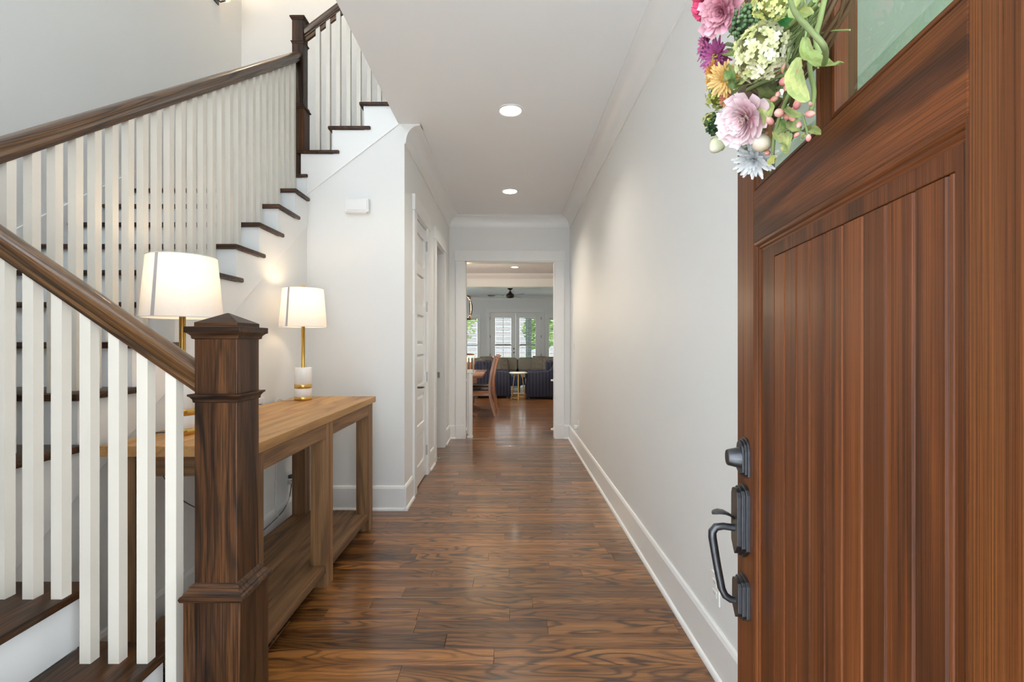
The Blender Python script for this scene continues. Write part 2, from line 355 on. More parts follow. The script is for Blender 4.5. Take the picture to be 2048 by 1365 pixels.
# ceilings
b = B(); b.box(-0.877, XR, YF, YF3, ZC, ZC+0.3); b.box(XL, XR, YF3, YE+0.14, ZC, ZC+0.3); b.box(XL-0.14, XL, YF3+0.1, YE+0.14, ZC, ZC+0.3); b.box(-2.6, XL-0.14, YSB+0.14, YE+0.14, ZC, ZC+0.3)
struct('ceiling', b, 'ceil', 'flat white ceiling over the hall', 'ceiling')
struct('ceiling', box1(XSL-0.14, XR+0.14, YF, YSB+0.14, ZST, ZST+0.1), 'ceil', 'high ceiling of the stairwell above the upper storey', 'ceiling')
struct('ceiling', box1(FX0, FX1, YE+0.14, YFAR+0.14, ZC, ZC+0.2), 'ceil', 'ceiling over the dining and living room', 'ceiling')
b = B(); b.box(FX0-0.14, FX0, YE, YFAR+0.14, 0, 0.5); b.box(FX0-0.14, FX0, YE, YFAR+0.14, 2.4, ZC)
for ya, yb in ((YE, 7.6), (10.2, 13.6), (15.4, YFAR+0.14)): b.box(FX0-0.14, FX0, ya, yb, 0.5, 2.4)  # openings between these piers are added out of view to brighten the far room
struct('wall_dining_left', b, 'wall', 'left wall of the dining and living room with unseen openings added for daylight', 'wall')
struct('wall_dining_right', box1(FX1, FX1+0.14, YE, YFAR+0.14, 0, ZC), 'wall', 'right wall of the dining and living room', 'wall')
b = B(); b.box(FX0, FX1, 12.15, 12.45, 2.73, ZC); b.prism([(12.15, 2.93), (12.15, ZC), (12.03, ZC), (12.06, 3.0), (12.11, 2.96)], 'x', FX0, FX1)
struct('trim_beam', b, 'trim', 'white ceiling beam with crown between dining and living room', 'beam')

# baseboards
BBH = 0.19
def base_x(b, y0, y1, x, s, ex=0.0):   # along y, s = side into room
    b.prism([(x, 0.02), (x+s*0.016, 0.02), (x+s*0.016, BBH-0.02), (x+s*0.010, BBH-0.004), (x+s*0.006, BBH), (x, BBH)], 'y', y0, y1)
    b.prism([(x, 0), (x+s*0.030, 0), (x+s*0.029, 0.010), (x+s*0.024, 0.018), (x+s*0.016, 0.022), (x, 0.022)], 'y', y0-ex, y1)
def base_y(b, x0, x1, y, s, ex=0.0):
    b.prism([(y, 0.02), (y+s*0.016, 0.02), (y+s*0.016, BBH-0.02), (y+s*0.010, BBH-0.004), (y+s*0.006, BBH), (y, BBH)], 'x', x0, x1)
    b.prism([(y, 0), (y+s*0.030, 0), (y+s*0.029, 0.010), (y+s*0.024, 0.018), (y+s*0.016, 0.022), (y, 0.022)], 'x', x0, x1+ex)
b = B(); base_x(b, YF, YE, XR, -1); struct('baseboard_right', b, 'trim', 'tall white baseboard along the right hall wall', 'baseboard')
b = B(); base_y(b, XF2, XL+0.0155, YF3, -1, 0.014); struct('baseboard_closet', b, 'trim', 'white baseboard below the upper flight behind the console', 'baseboard')
b = B(); base_x(b, 1.52, YF3, XF2, 1); struct('baseboard_stair_side', b, 'trim', 'white baseboard on the stair side wall below the table', 'baseboard')
b = B(); base_x(b, YF3-0.0155, 4.11, XL, 1, 0.014); struct('baseboard_left', b, 'trim', 'short white baseboard between wall corner and closet door', 'baseboard')
b = B(); base_x(b, 4.97, 5.26, XL, 1); struct('baseboard_left', b, 'trim', 'white baseboard between closet door and doorway', 'baseboard')
b = B(); base_x(b, 6.22, YE, XL, 1); struct('baseboard_left', b, 'trim', 'white baseboard between doorway and hall end', 'baseboard')
b = B(); base_y(b, XL, OX0-0.125, YE, -1); base_y(b, OX1+0.125, XR, YE, -1); struct('baseboard_end', b, 'trim', 'short white baseboards either side of the hall opening', 'baseboard')
b = B(); base_y(b, FX0, -1.7, YFAR, -1); base_y(b, 1.95, FX1, YFAR, -1); struct('baseboard_far', b, 'trim', 'white baseboard on the living room far wall', 'baseboard')

# cove crown
def cove(d=0.125, h=0.155):
    p = [(0, -h), (0.010, -h), (0.010, -h+0.012)]
    for i in range(9):
        a = i/8*PI/2
        p.append((0.012+(d-0.024)*(1-math.cos(a)), -h+0.014+(h-0.026)*math.sin(a)))
    p += [(d-0.008, -0.010), (d, -0.010), (d, 0), (0, 0)]
    return p
CV = cove()
b = B(); b.loft([[(XR-u, YF, ZC+v) for u, v in CV], [(XR-u, YE-u, ZC+v) for u, v in CV]])
struct('trim_crown_right', b, 'trim', 'white cove crown moulding along the right hall wall', 'crown moulding', smooth=35)
b = B(); b.loft([[(XL+u, YF3, ZC+v) for u, v in CV], [(XL+u, YE-u, ZC+v) for u, v in CV]])
struct('trim_crown_left', b, 'trim', 'white cove crown moulding on the left hall wall', 'crown moulding', smooth=35)
b = B(); b.loft([[(XL+u, YE-u, ZC+v) for u, v in CV], [(XR-u, YE-u, ZC+v) for u, v in CV]])
struct('trim_crown_end', b, 'trim', 'white cove crown moulding across the hall end', 'crown moulding', smooth=35)
b = B(); b.loft([[(FX0, YFAR-u, ZC+v) for u, v in CV], [(FX1, YFAR-u, ZC+v) for u, v in CV]])
struct('trim_crown_far', b, 'trim', 'white crown moulding on the living room far wall', 'crown moulding', smooth=35)

# casings
def casing_x(name, y0, y1, top, label):         # on hall left wall
    t = thing(name, (XL, (y0+y1)/2, 0), label, 'door casing', kind='structure'); w = 0.115
    for a in (y0-w, y1): obj('side_casing', box1(XL, XL+0.020, a, a+w, 0, top), 'trim', t, 0.002)
    obj('head_casing', box1(XL, XL+0.026, y0-w-0.012, y1+w+0.012, top, top+0.135), 'trim', t, 0.002)
    for a in (y0-0.02, y1): obj('jamb', box1(XL-0.12, XL, a, a+0.02, 0, top), 'trim', t)
    obj('head_jamb', box1(XL-0.12, XL, y0, y1, top-0.02, top), 'trim', t)
    return t
casing_x('trim_casing', D1[0]+0.02, D1[1]-0.02, DH, 'white casing around the closet door')
t = casing_x('trim_casing', D2[0]+0.02, D2[1]-0.02, DH, 'white casing around the open doorway in left wall')
obj('strike_plate', box1(XL-0.075, XL-0.045, D2[1]-0.024, D2[1]-0.02, 0.88, 0.95), 'steel', t)
t = thing('trim_casing', (0, YE, 0), 'white casing around the wide opening at the hall end', 'door casing', kind='structure')
for a in (OX0-0.125, OX1):
    obj('side_casing', box1(a, a+0.125, YE-0.020, YE, BBH, OH), 'trim', t, 0.002)
    obj('plinth', box1(a, a+0.125, YE-0.026, YE, 0, BBH), 'trim', t, 0.002)
for a in (OX0, OX1-0.012): obj('jamb', box1(a, a+0.012, YE, YE+0.14, 0, OH), 'trim', t)
obj('head_casing', box1(OX0-0.14, OX1+0.14, YE-0.026, YE, OH, OH+0.145), 'trim', t, 0.002)
obj('head_jamb', box1(OX0, OX1, YE, YE+0.14, OH-0.012, OH), 'trim', t)

# closet door: six panel slab
t = thing('door_2', (XL-0.03, (D1[0]+D1[1])/2, 0), 'narrow white six-panel closet door with dark lever in left wall', 'door', kind='structure')
y0, y1 = D1[0]+0.023, D1[1]-0.023; xf = XL-0.006; xb = xf-0.035; st = 0.085
zs = []; z = 0.012; top = DH-0.025; nr = 7; rails = [0.17]+[0.09]*5+[0.11]; ph = (top-z-sum(rails))/6
for a in (y0, y1-st): obj('stile', box1(xb, xf, a, a+st, z, top), 'trim', t, 0.002)
for i, rh in enumerate(rails):
    obj('rail', box1(xb, xf, y0+st, y1-st, z, z+rh), 'trim', t, 0.002); z += rh
    if i < 6:
        p = obj('panel', box1(xb+0.008, xf-0.014, y0+st, y1-st, z, z+ph), 'trim', t)
        q = B(); a0, a1, c0, c1 = y0+st+0.012, y1-st-0.012, z+0.012, z+ph-0.012; e = 0.03
        q.loft([[(xf-0.014, a0, c0), (xf-0.014, a1, c0), (xf-0.014, a1, c1), (xf-0.014, a0, c1)], [(xf-0.005, a0+e, c0+e), (xf-0.005, a1-e, c0+e), (xf-0.005, a1-e, c1-e), (xf-0.005, a0+e, c1-e)]])
        obj('raised_field', q, 'trim', p); z += ph
b = B(); b.loft([[(x, y0+0.06+0.026*math.cos(i*PI/8), 0.92+0.026*math.sin(i*PI/8)) for i in range(16)] for x in (xf, xf+0.008)])
h = obj('lever_rose', b, 'bronze', t, smooth=40)
b = B(); b.tube([(xf+0.006, y0+0.06, 0.92), (xf+0.045, y0+0.06, 0.92), (xf+0.055, y0+0.07, 0.92), (xf+0.055, y0+0.12, 0.918), (xf+0.052, y0+0.165, 0.912)], 0.0085); obj('lever', b, 'bronze', h, smooth=40)
for zz in (0.25, 0.98, 1.68, 2.28):
    b = B(); b.lathe(xf+0.010, y1+0.003, [(0.0075, zz-0.05), (0.0075, zz+0.05)], 10); b.box(xf-0.001, xf+0.007, y1-0.006, y1+0.022, zz-0.048, zz+0.048); obj('hinge', b, 'steel', t)

# ---------------------------------------------------------------- staircase
st_ = thing('staircase', (-1.7, 2.5, 0), 'dark oak and white staircase turning through three flights at left', 'staircase')
def tread_poly(pts, z, mat, name='tread'):
    b = B(); b.prism(pts, 'z', z-TT, z); return obj(name, b, mat, st_, 0.008, 35)
XN1 = lambda n: -1.045-(n-2)*0.26
YA, YB = 0.48, 1.53
NX, NY = -0.834, 1.433                          # lower newel
tread_poly([(XN1(1), YA), (XN1(1), 1.345), (-0.922, 1.345), (-0.922, YB), (XN1(2)-0.05, YB), (XN1(2)-0.05, YA)], RISE, 'oak_y')
for n in (2, 3): tread_poly([(XN1(n), YA), (XN1(n), YB), (XN1(n)-0.345, YB), (XN1(n)-0.345, YB-0.03), (XN1(n)-0.29, YB-0.03), (XN1(n)-0.29, YA)], n*RISE, 'oak_y')
tread_poly([(XN1(4), YA), (XN1(4), YB), (XN1(4)-0.05, YB), (XN1(4)-0.05, YN(5)+0.05), (XSL+0.02, YN(5)+0.05), (XSL+0.02, YA)], 4*RISE, 'oak_y', 'landing')
for n in (1, 2, 3, 4):
    xr = XN1(n)-NOS
    obj('riser', box1(xr-0.018, xr, YA, YB-0.03 if n > 1 else 1.345, (n-1)*RISE, n*RISE-TT), 'riser', st_)
for n in range(5, 14):
    yn = YN(n); back = yn+0.29 if n < 13 else YSB
    tread_poly([(XSL+0.02, yn), (XF2+0.035, yn), (XF2+0.035, yn+0.335), (XF2+0.012, yn+0.335), (XF2+0.012, min(back, yn+0.30)), (XF2-0.02, min(back, yn+0.30)), (XF2-0.02, back), (XSL+0.02, back)] if n < 13 else
               [(XSL+0.02, yn), (XF2+0.035, yn), (XF2+0.035, YF3-0.02), (XF2-0.02, YF3-0.02), (XF2-0.02, YSB), (XSL+0.02, YSB)], n*RISE, 'oak_x', 'tread' if n < 13 else 'landing')
    obj('riser', box1(XSL+0.02, XF2+0.0115, yn+NOS, yn+NOS+0.018, (n-1)*RISE, n*RISE-TT), 'riser', st_)
for n in range(14, 19):
    xn = XN(n)
    tread_poly([(xn, YF3-0.032), (xn+0.335, YF3-0.032), (xn+0.335, YF3-0.012), (xn+0.29, YF3-0.012), (xn+0.29, YSB), (xn, YSB)], n*RISE, 'oak_y')
    obj('riser', box1(xn+NOS, xn+NOS+0.018, YF3-0.0115, YSB, (n-1)*RISE, n*RISE-TT), 'riser', st_)
# skirt boards: stepped top, sloping lower edge
SL2 = RISE/0.2575; nl2 = lambda y: 13*RISE+(y-YN(13))*SL2-0.405
pts = [(1.54, max(0.2, nl2(1.54))), (YF3-0.012, nl2(YF3-0.012)), (YF3-0.012, 13*RISE-TT)]
for n in range(13, 5, -1): pts += [(YN(n)+NOS+0.006, n*RISE-TT), (YN(n)+NOS+0.006, (n-1)*RISE-TT)]
pts += [(1.54, 5*RISE-TT)]
b = B(); b.prism(pts, 'x', XF2, XF2+0.012); obj('skirt_board', b, 'trim', st_, 0.003)
SL3 = RISE/0.2465; nl3 = lambda x: 15*RISE+(x-XN(15))*SL3-0.405
pts = [(XF2-0.0, nl3(XF2)), (-0.877, nl3(-0.877)), (-0.80, nl3(-0.80)), (-0.80, 18*RISE-TT)]
for n in (18, 17, 16, 15): pts += [(XN(n)+NOS+0.006, n*RISE-TT), (XN(n)+NOS+0.006, (n-1)*RISE-TT)]
pts += [(XF2, 14*RISE-TT)]
b = B(); b.prism([p for p in pts if True], 'y', YF3-0.012, YF3); obj('skirt_board', b, 'trim', st_, 0.003)
obj('landing_face', box1(XN(14)+NOS, XF2, YF3-0.012, YF3, 13*RISE, 14*RISE-TT), 'riser', st_)
# wall skirts against the stairwell wall
b = B(); ws = lambda y: 13*RISE+(y-YN(13))*SL2+0.11
b.prism([(1.50, 4*RISE), (1.50, ws(1.50)+0.0), (3.60, ws(3.60)), (YSB, ws(3.60)), (YSB, 13*RISE), (3.55, 13*RISE-0.2)], 'x', XSL, XSL+0.016); obj('wall_skirt', b, 'trim', st_, 0.003)
# flight 1 back panel facing the well
b = B(); b.prism([(XN1(1)-NOS-0.14, 0), (XN1(1)-NOS-0.14, RISE-TT), (XN1(2)-NOS-0.006, RISE-TT), (XN1(2)-NOS-0.006, 2*RISE-TT), (XN1(3)-NOS-0.006, 2*RISE-TT), (XN1(3)-NOS-0.006, 3*RISE-TT), (XN1(4)-NOS-0.006, 3*RISE-TT), (XN1(4)-NOS-0.006, 4*RISE-TT), (-1.62, 4*RISE-TT), (-1.62, 0)], 'y', YB-0.05, YB-0.03)
obj('stringer', b, 'trim', st_)

# newel posts
def newel(base, hs, z0, hb, zb, zband, zcap, label, name='newel_post'):
    cx, cy = base; k = hs/0.0605
    t = thing(name, (cx, cy, z0), label, 'newel post')
    b = B(); b.sq(cx, cy, [(hb, z0), (hb, zb)]); obj('base', b, 'oak_z', t, 0.002)
    b = B(); b.sq(cx, cy, [(hb+0.006, zb-0.004), (hb+0.009, zb+0.004), (hb+0.007, zb+0.010), (hb+0.001, zb+0.013), (hb, zb+0.018), (hs+0.011, zb+0.024), (hs+0.009, zb+0.032), (hs+0.003, zb+0.038), (hs, zb+0.040)]); obj('base_moulding', b, 'oak_x', t)
    b = B(); b.sq(cx, cy, [(hs, zb+0.02), (hs, zcap-0.075*k)]); obj('shaft', b, 'oak_z', t, 0.002)
    b = B(); b.sq(cx, cy, [(hs, zband-0.014*k), (hs+0.003*k, zband-0.012*k), (hs+0.004*k, zband-0.004), (hs+0.009*k, zband+0.003), (hs+0.013*k, zband+0.006), (hs+0.013*k, zband+0.011*k), (hs, zband+0.012*k)]); obj('neck_moulding', b, 'oak_x', t)
    c = zcap-0.060*k
    b = B(); b.sq(cx, cy, [(hs, c-0.018*k), (hs+0.006*k, c-0.016*k), (hs+0.007*k, c-0.008*k), (hs+0.013*k, c-0.002*k), (hs+0.015*k, c), (hs+0.019*k, c+0.001), (hs+0.019*k, c+0.018*k), (hs+0.001, c+0.0185*k), (hs+0.001, c+0.030*k)])
    cp = obj('cap', b, 'oak_x', t, 0.0015)
    b = B(); b.sq(cx, cy, [(hs+0.001, c+0.030*k), (0.002, zcap)]); obj('pyramid', b, 'oak_x', cp)
    return t
newel((NX, NY), 0.0605, 0, 0.080, 0.598, 1.163, 1.408, 'stout stained oak newel post with pyramid cap at stair foot')
newel((-1.69, NY), 0.0605, 4*RISE, 0.080, 1.36, 2.05, 2.26, 'stained oak newel post at the lower landing corner')
newel((-1.69, 3.90), 0.045, 14*RISE, 0.056, 3.19, 3.72, 3.958, 'slim stained oak newel post at the upper stair corner')

# rails and balusters
def rail_prof(w=0.032, h=0.074):
    p = [(-0.020, 0), (-0.020, 0.010), (-0.026, 0.013), (-0.024, 0.024), (-w, 0.036), (-w-0.001, 0.050)]
    for i in range(1, 8):
        a = PI-i/8*PI; p.append(((w+0.001)*math.cos(a), 0.050+(h-0.050+0.004)*math.sin(a)))
    p += [(w+0.001, 0.050), (w, 0.036), (0.024, 0.024), (0.026, 0.013), (0.020, 0.010), (0.020, 0)]
    return [(u, v*1.10) for u, v in p]
RP = rail_prof(); HB = 0.016
def bal(t, cx, cy, z0, zfun, ax):
    """square baluster with top cut to the rail slope"""
    b = B(); r = []
    for zf in (None, zfun):
        r.append([(cx+sx*HB, cy+sy*HB, z0 if zf is None else zf((cx+sx*HB) if ax == 'x' else (cy+sy*HB))) for sx, sy in ((-1, -1), (1, -1), (1, 1), (-1, 1))])
    b.loft(r); obj('baluster', b, 'balu', t)
# lower flight
t = thing('stair_railing', (-1.3, NY, RISE), 'oak handrail with white square balusters on the lowest flight', 'railing')
S1 = 0.69; rz1 = lambda x: 1.166+(-0.905-x)*S1   # underside of rail
b = B(); b.sweep([(x, NY, rz1(x)) for x in (-0.890, -1.632)], RP, (0, 1, 0)); obj('handrail', b, 'rail_x', t, smooth=38)
for k in range(8):
    x = -0.993-0.0838*k; n = 1 if k == 0 else 2 if k < 4 else 3 if k < 7 else 4
    if x < -1.60: continue
    bal(t, x, NY, n*RISE, lambda v: rz1(v)+0.001, 'x')
# middle flight
t = thing('stair_railing', (-1.69, 2.6, 5*RISE), 'long oak handrail with white balusters climbing the middle flight', 'railing')
S2 = 0.731; rz2 = lambda y: 1.919+(y-1.604)*S2
b = B(); b.sweep([(-1.69, y, rz2(y)) for y in (1.495, 3.856)], RP, (1, 0, 0)); obj('handrail', b, 'rail_y', t, smooth=38)
for n in range(5, 14):
    for k in range(3):
        y = YN(n)+0.050+k*0.0858
        if y < 3.83: bal(t, -1.69, y, n*RISE, lambda v: rz2(v)+0.001, 'y')
# upper flight
t = thing('stair_railing', (-1.4, 3.90, 15*RISE), 'short oak handrail with white balusters on the upper flight', 'railing')
S3 = 0.755; rz3 = lambda x: 3.775+(x+1.645)*S3
b = B(); b.sweep([(x, 3.90, rz3(x)) for x in (-1.645, -0.72)], RP, (0, 1, 0)); obj('handrail', b, 'rail_u', t, smooth=38)
b = B(); b.sweep([(x, 3.90, rz3(x)-0.030) for x in (-1.643, -0.72)], [(-0.011, 0), (-0.011, 0.031), (0.011, 0.031), (0.011, 0)], (0, 1, 0)); obj('fillet', b, 'rail_u', t)
for n in range(15, 19):
    for k in range(3):
        x = XN(n)+0.050+k*0.0822
        if x > -1.62 and x < -0.76: bal(t, x, 3.90, n*RISE, lambda v: rz3(v)+0.001, 'x')

# ---------------------------------------------------------------- console table
t = thing('console_table', (-1.26, 2.67, 0), 'long rustic pine console table with lower shelf behind the newel', 'console table')
TX0, TX1, TY0, TY1, TZ = -1.545, -0.973, 1.82, 3.52, 0.93
w = (TX1-TX0)/3
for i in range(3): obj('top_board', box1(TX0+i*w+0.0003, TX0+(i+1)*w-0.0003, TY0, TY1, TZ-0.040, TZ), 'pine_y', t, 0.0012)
LX = ((-1.517, -1.427), (-1.070, -0.980)); LY = ((1.840, 1.930), (2.596, 2.686), (3.370, 3.460))
for lx in LX:
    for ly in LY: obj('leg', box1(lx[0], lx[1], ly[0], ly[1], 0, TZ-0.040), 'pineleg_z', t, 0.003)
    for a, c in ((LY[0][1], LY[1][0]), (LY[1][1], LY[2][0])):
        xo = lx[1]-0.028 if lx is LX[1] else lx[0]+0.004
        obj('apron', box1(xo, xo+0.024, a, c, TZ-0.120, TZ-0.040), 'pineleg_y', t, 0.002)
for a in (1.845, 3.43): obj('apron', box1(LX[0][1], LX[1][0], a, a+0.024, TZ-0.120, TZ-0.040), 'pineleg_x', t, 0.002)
sx = [-1.517, -1.40, -1.25, -1.11, -0.984]
for i in range(4):
    e = 0.0018
    if i in (0, 3):   # outer boards are notched around the legs
        xa, xb_ = sx[i]+e, sx[i+1]-e
        xi = (LX[0][1]+0.001, xb_) if i == 0 else (xa, LX[1][0]-0.001)
        o0, o1 = (xa, xb_)
        for j, (a, c) in enumerate(((1.80, LY[0][0]), (LY[0][1], LY[1][0]), (LY[1][1], LY[2][0]), (LY[2][1], 3.50))):
            pass
        P = [(o0, LY[0][1]), (o0, LY[1][0]), (xi[0], LY[1][0]), (xi[0], LY[1][1]), (o0, LY[1][1]), (o0, LY[2][0]), (xi[0], LY[2][0]), (xi[0], LY[2][1]), (o1, LY[2][1]), (o1, LY[0][0]), (xi[0], LY[0][0]), (xi[0], LY[0][1])] if i == 0 else \
            [(o1, LY[0][1]), (o1, LY[1][0]), (xi[1], LY[1][0]), (xi[1], LY[1][1]), (o1, LY[1][1]), (o1, LY[2][0]), (xi[1], LY[2][0]), (xi[1], LY[2][1]), (o0, LY[2][1]), (o0, LY[0][0]), (xi[1], LY[0][0]), (xi[1], LY[0][1])]
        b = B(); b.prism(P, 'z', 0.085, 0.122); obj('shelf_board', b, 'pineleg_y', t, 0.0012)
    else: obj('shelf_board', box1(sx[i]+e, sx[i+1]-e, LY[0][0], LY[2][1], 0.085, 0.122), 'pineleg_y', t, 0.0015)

# ---------------------------------------------------------------- table lamps
def lamp(x, y, label, pw):
    t = thing('table_lamp', (x, y, TZ), label, 'lamp', 'pair of brass and marble lamps on the console')
    z = TZ
    for a, c, r, m, nm in ((0.000, 0.026, 0.0565, 'brass', 'brass_band'), (0.026, 0.082, 0.0555, 'marble', 'marble_drum'), (0.082, 0.110, 0.0565, 'brass', 'brass_band'), (0.110, 0.222, 0.0555, 'marble', 'marble_drum')):
        b = B(); b.lathe(x, y, [(r-0.0015, z+a), (r, z+a+0.0015), (r, z+c-0.0015), (r-0.0015, z+c)], 40); obj(nm, b, m, t, smooth=50)
    b = B(); b.lathe(x, y, [(0.0125, z+0.222), (0.0125, z+0.54), (0.018, z+0.545), (0.018, z+0.585), (0.012, z+0.59)], 20); obj('rod', b, 'brass', t, smooth=50)
    b = B(); b.ball((x, y, z+0.625), 0.03, 3, (1, 1, 1.2)); obj('bulb', b, 'bulb', t, smooth=60)
    z0, z1, r0, r1 = z+0.495, z+0.757, 0.152, 0.130
    b = B(); n = 64
    for rr in (0, -0.0012):
        pass
    b.loft([[((r0 if zz == z0 else r1)*math.cos(2*PI*i/n)+x+0, (r0 if zz == z0 else r1)*math.sin(2*PI*i/n)+y, zz) for i in range(n)] for zz in (z0, z1)], cap=False)
    sh = obj('shade', b, 'shade', t, smooth=60)
    for rq, zq in ((r0, z0+0.002), (r1, z1-0.002)):
        b = B(); b.tube([(x+rq*math.cos(a*PI/24), y+rq*math.sin(a*PI/24), zq) for a in range(48)], 0.0018, 6, True); obj('rim', b, 'cordw', sh)
    b = B()
    for a in (0, 2*PI/3, 4*PI/3): b.tube([(x, y, z1-0.012), (x+r1*math.cos(a), y+r1*math.sin(a), z1-0.006)], 0.0018, 6)
    obj('spider', b, 'brass', sh)
    a0 = math.atan2(-y, -x)-0.72; b = B(); q = 0.055
    b.face([(x+(rr+0.0008)*math.cos(a), y+(rr+0.0008)*math.sin(a), zz) for a, rr, zz in ((a0-q, r0, z0), (a0+q, r0, z0), (a0+q, r1, z1), (a0-q, r1, z1))]); obj('seam', b, 'seam', sh)
    b = B(); b.lathe(x, y, [(0.004, z1-0.014), (0.004, z1), (0.015, z1+0.001), (0.015, z1+0.016), (0.012, z1+0.018)], 20); obj('finial', b, 'brass', t, smooth=50)
    L = bpy.data.lights.new('lamp_light', 'POINT'); L.energy = pw; L.color = (1.0, 0.74, 0.46); L.shadow_soft_size = 0.035
    lo = bpy.data.objects.new('lamp_light', L); C.objects.link(lo); lo.parent = t; lo.location = (0, 0, 0.672)
lamp(-1.40, 2.07, 'nearer brass and marble table lamp, lit, partly behind the newel', 1.2)
lamp(-1.40, 3.28, 'farther brass and marble table lamp, lit, by the closet wall', 1.7)
def cord(name, pts, r, mat, label, n=8):
    P = [Vector(p) for p in pts]; out = []
    for i in range(len(P)-1):
        p0, p1, p2, p3 = P[max(i-1, 0)], P[i], P[i+1], P[min(i+2, len(P)-1)]
        for k in range(n):
            u = k/n; out.append(0.5*((2*p1)+(-p0+p2)*u+(2*p0-5*p1+4*p2-p3)*u*u+(-p0+3*p1-3*p2+p3)*u**3))
    out.append(P[-1]); b = B(); b.tube(out, r, 6); return tag(obj(name, b, mat, smooth=60), label, 'cord')
cord('lamp_cord', [(-1.45, 3.30, TZ+0.004), (-1.52, 3.26, TZ+0.004), (-1.555, 3.22, TZ-0.02), (-1.560, 3.24, 0.5), (-1.557, 3.22, 0.20), (-1.555, 3.30, 0.150), (-1.56, 3.42, 0.22), (-1.570, 3.48, 0.30)], 0.003, 'cordw', 'white lamp cord hanging behind the console to the outlet')
cord('lamp_cord', [(-1.45, 2.09, TZ+0.004), (-1.52, 2.06, TZ+0.004), (-1.556, 2.08, TZ-0.02), (-1.560, 2.25, 0.62), (-1.558, 2.55, 0.40), (-1.555, 2.85, 0.160), (-1.556, 3.20, 0.145), (-1.558, 3.40, 0.2), (-1.568, 3.485, 0.33)], 0.003, 'cordb', 'dark lamp cord drooping along the stair side wall')

# ---------------------------------------------------------------- wall fittings
def outlet(name, base, axis, s, label, kind='outlet'):
    x, y, z = base; t = thing(name, base, label, 'outlet' if kind == 'outlet' else 'switch')
    def bx(u0, u1, w0, w1, d0, d1):
        b = B()
        if axis == 'x': b.box(min(x+s*d0, x+s*d1), max(x+s*d0, x+s*d1), y+u0, y+u1, z+w0, z+w1)
        else: b.box(x+u0, x+u1, min(y+s*d0, y+s*d1), max(y+s*d0, y+s*d1), z+w0, z+w1)
        return b
    obj('plate', bx(-0.036, 0.036, -0.059, 0.059, 0, 0.006), 'plastic', t, 0.002)
    if kind == 'outlet':
        for c in (-0.021, 0.021):
            q = obj('receptacle', bx(-0.017, 0.017, c-0.014, c+0.014, 0.006, 0.009), 'plastic', t, 0.002)
            for u in (-0.006, 0.006): obj('slot', bx(u-0.001, u+0.001, c-0.001, c+0.007, 0.009, 0.0093), 'slot', q)
    else: obj('rocker', bx(-0.008, 0.008, -0.018, 0.018, 0.006, 0.013), 'plastic', t, 0.002)
    return t
outlet('outlet', (XR, 1.94, 0.335), 'x', -1, 'white wall outlet low on the right wall beside the entry door handle')
o_ = outlet('outlet', (XR, 5.83, 0.32), 'x', -1, 'white wall outlet near the hall end with a plug in it')
outlet('light_switch', (XR, 6.22, 1.255), 'x', -1, 'white light switch on the right wall near the hall end', 'switch')
outlet('outlet', (XF2, 3.49, 0.335), 'x', 1, 'white wall outlet with lamp plugs below the console table')
b = B(); b.pad(XR-0.055, XR-0.010, 5.80, 5.85, 0.275, 0.325, 0.008, 2); tag(obj('night_light', b, 'plastic', smooth=40), 'small white plug-in night light low on the right wall', 'night light')
b = B(); b.pad(XF2+0.010, XF2+0.040, 3.470, 3.510, 0.342, 0.368, 0.006, 2); tag(obj('plug', b, 'cordb', smooth=40), 'dark plug in the upper socket below the console table', 'plug')
b = B(); b.pad(XF2+0.010, XF2+0.040, 3.470, 3.510, 0.300, 0.326, 0.006, 2); tag(obj('plug', b, 'cordw', smooth=40), 'white plug in the lower socket below the console table', 'plug')
# door chime
t = thing('door_chime', (-1.19, YF3, 2.34), 'white door chime box high on the closet wall', 'door chime')
obj('housing', box1(-1.288, -1.102, YF3-0.045, YF3-0.012, 2.345, 2.448), 'plastic', t, 0.002)
obj('cover', box1(-1.276, -1.114, YF3-0.050, YF3-0.045, 2.357, 2.436), 'plastic', t, 0.002)
obj('foot', box1(-1.27, -1.12, YF3-0.040, YF3, 2.338, 2.346), 'plastic', t)
# return air grille
t = thing('return_grille', (XF2, 2.84, 0.2), 'large white return air grille behind the console table', 'vent')
g0, g1, h0, h1 = 2.52, 3.14, 0.205, 0.965
for q in ((g0, g0+0.03, h0, h1), (g1-0.03, g1, h0, h1), (g0+0.03, g1-0.03, h0, h0+0.03), (g0+0.03, g1-0.03, h1-0.03, h1)):
    obj('frame', box1(XF2, XF2+0.012, *q), 'trim', t, 0.002)
obj('backing', box1(XF2, XF2+0.002, g0+0.03, g1-0.03, h0+0.03, h1-0.03), 'slot', t)
z = h0+0.04
while z < h1-0.035:
    b = B(); b.prism([(XF2+0.002, z+0.012), (XF2+0.004, z+0.014), (XF2+0.012, z+0.004), (XF2+0.010, z+0.001)], 'y', g0+0.03, g1-0.03); obj('slat', b, 'trim', t); z += 0.0195
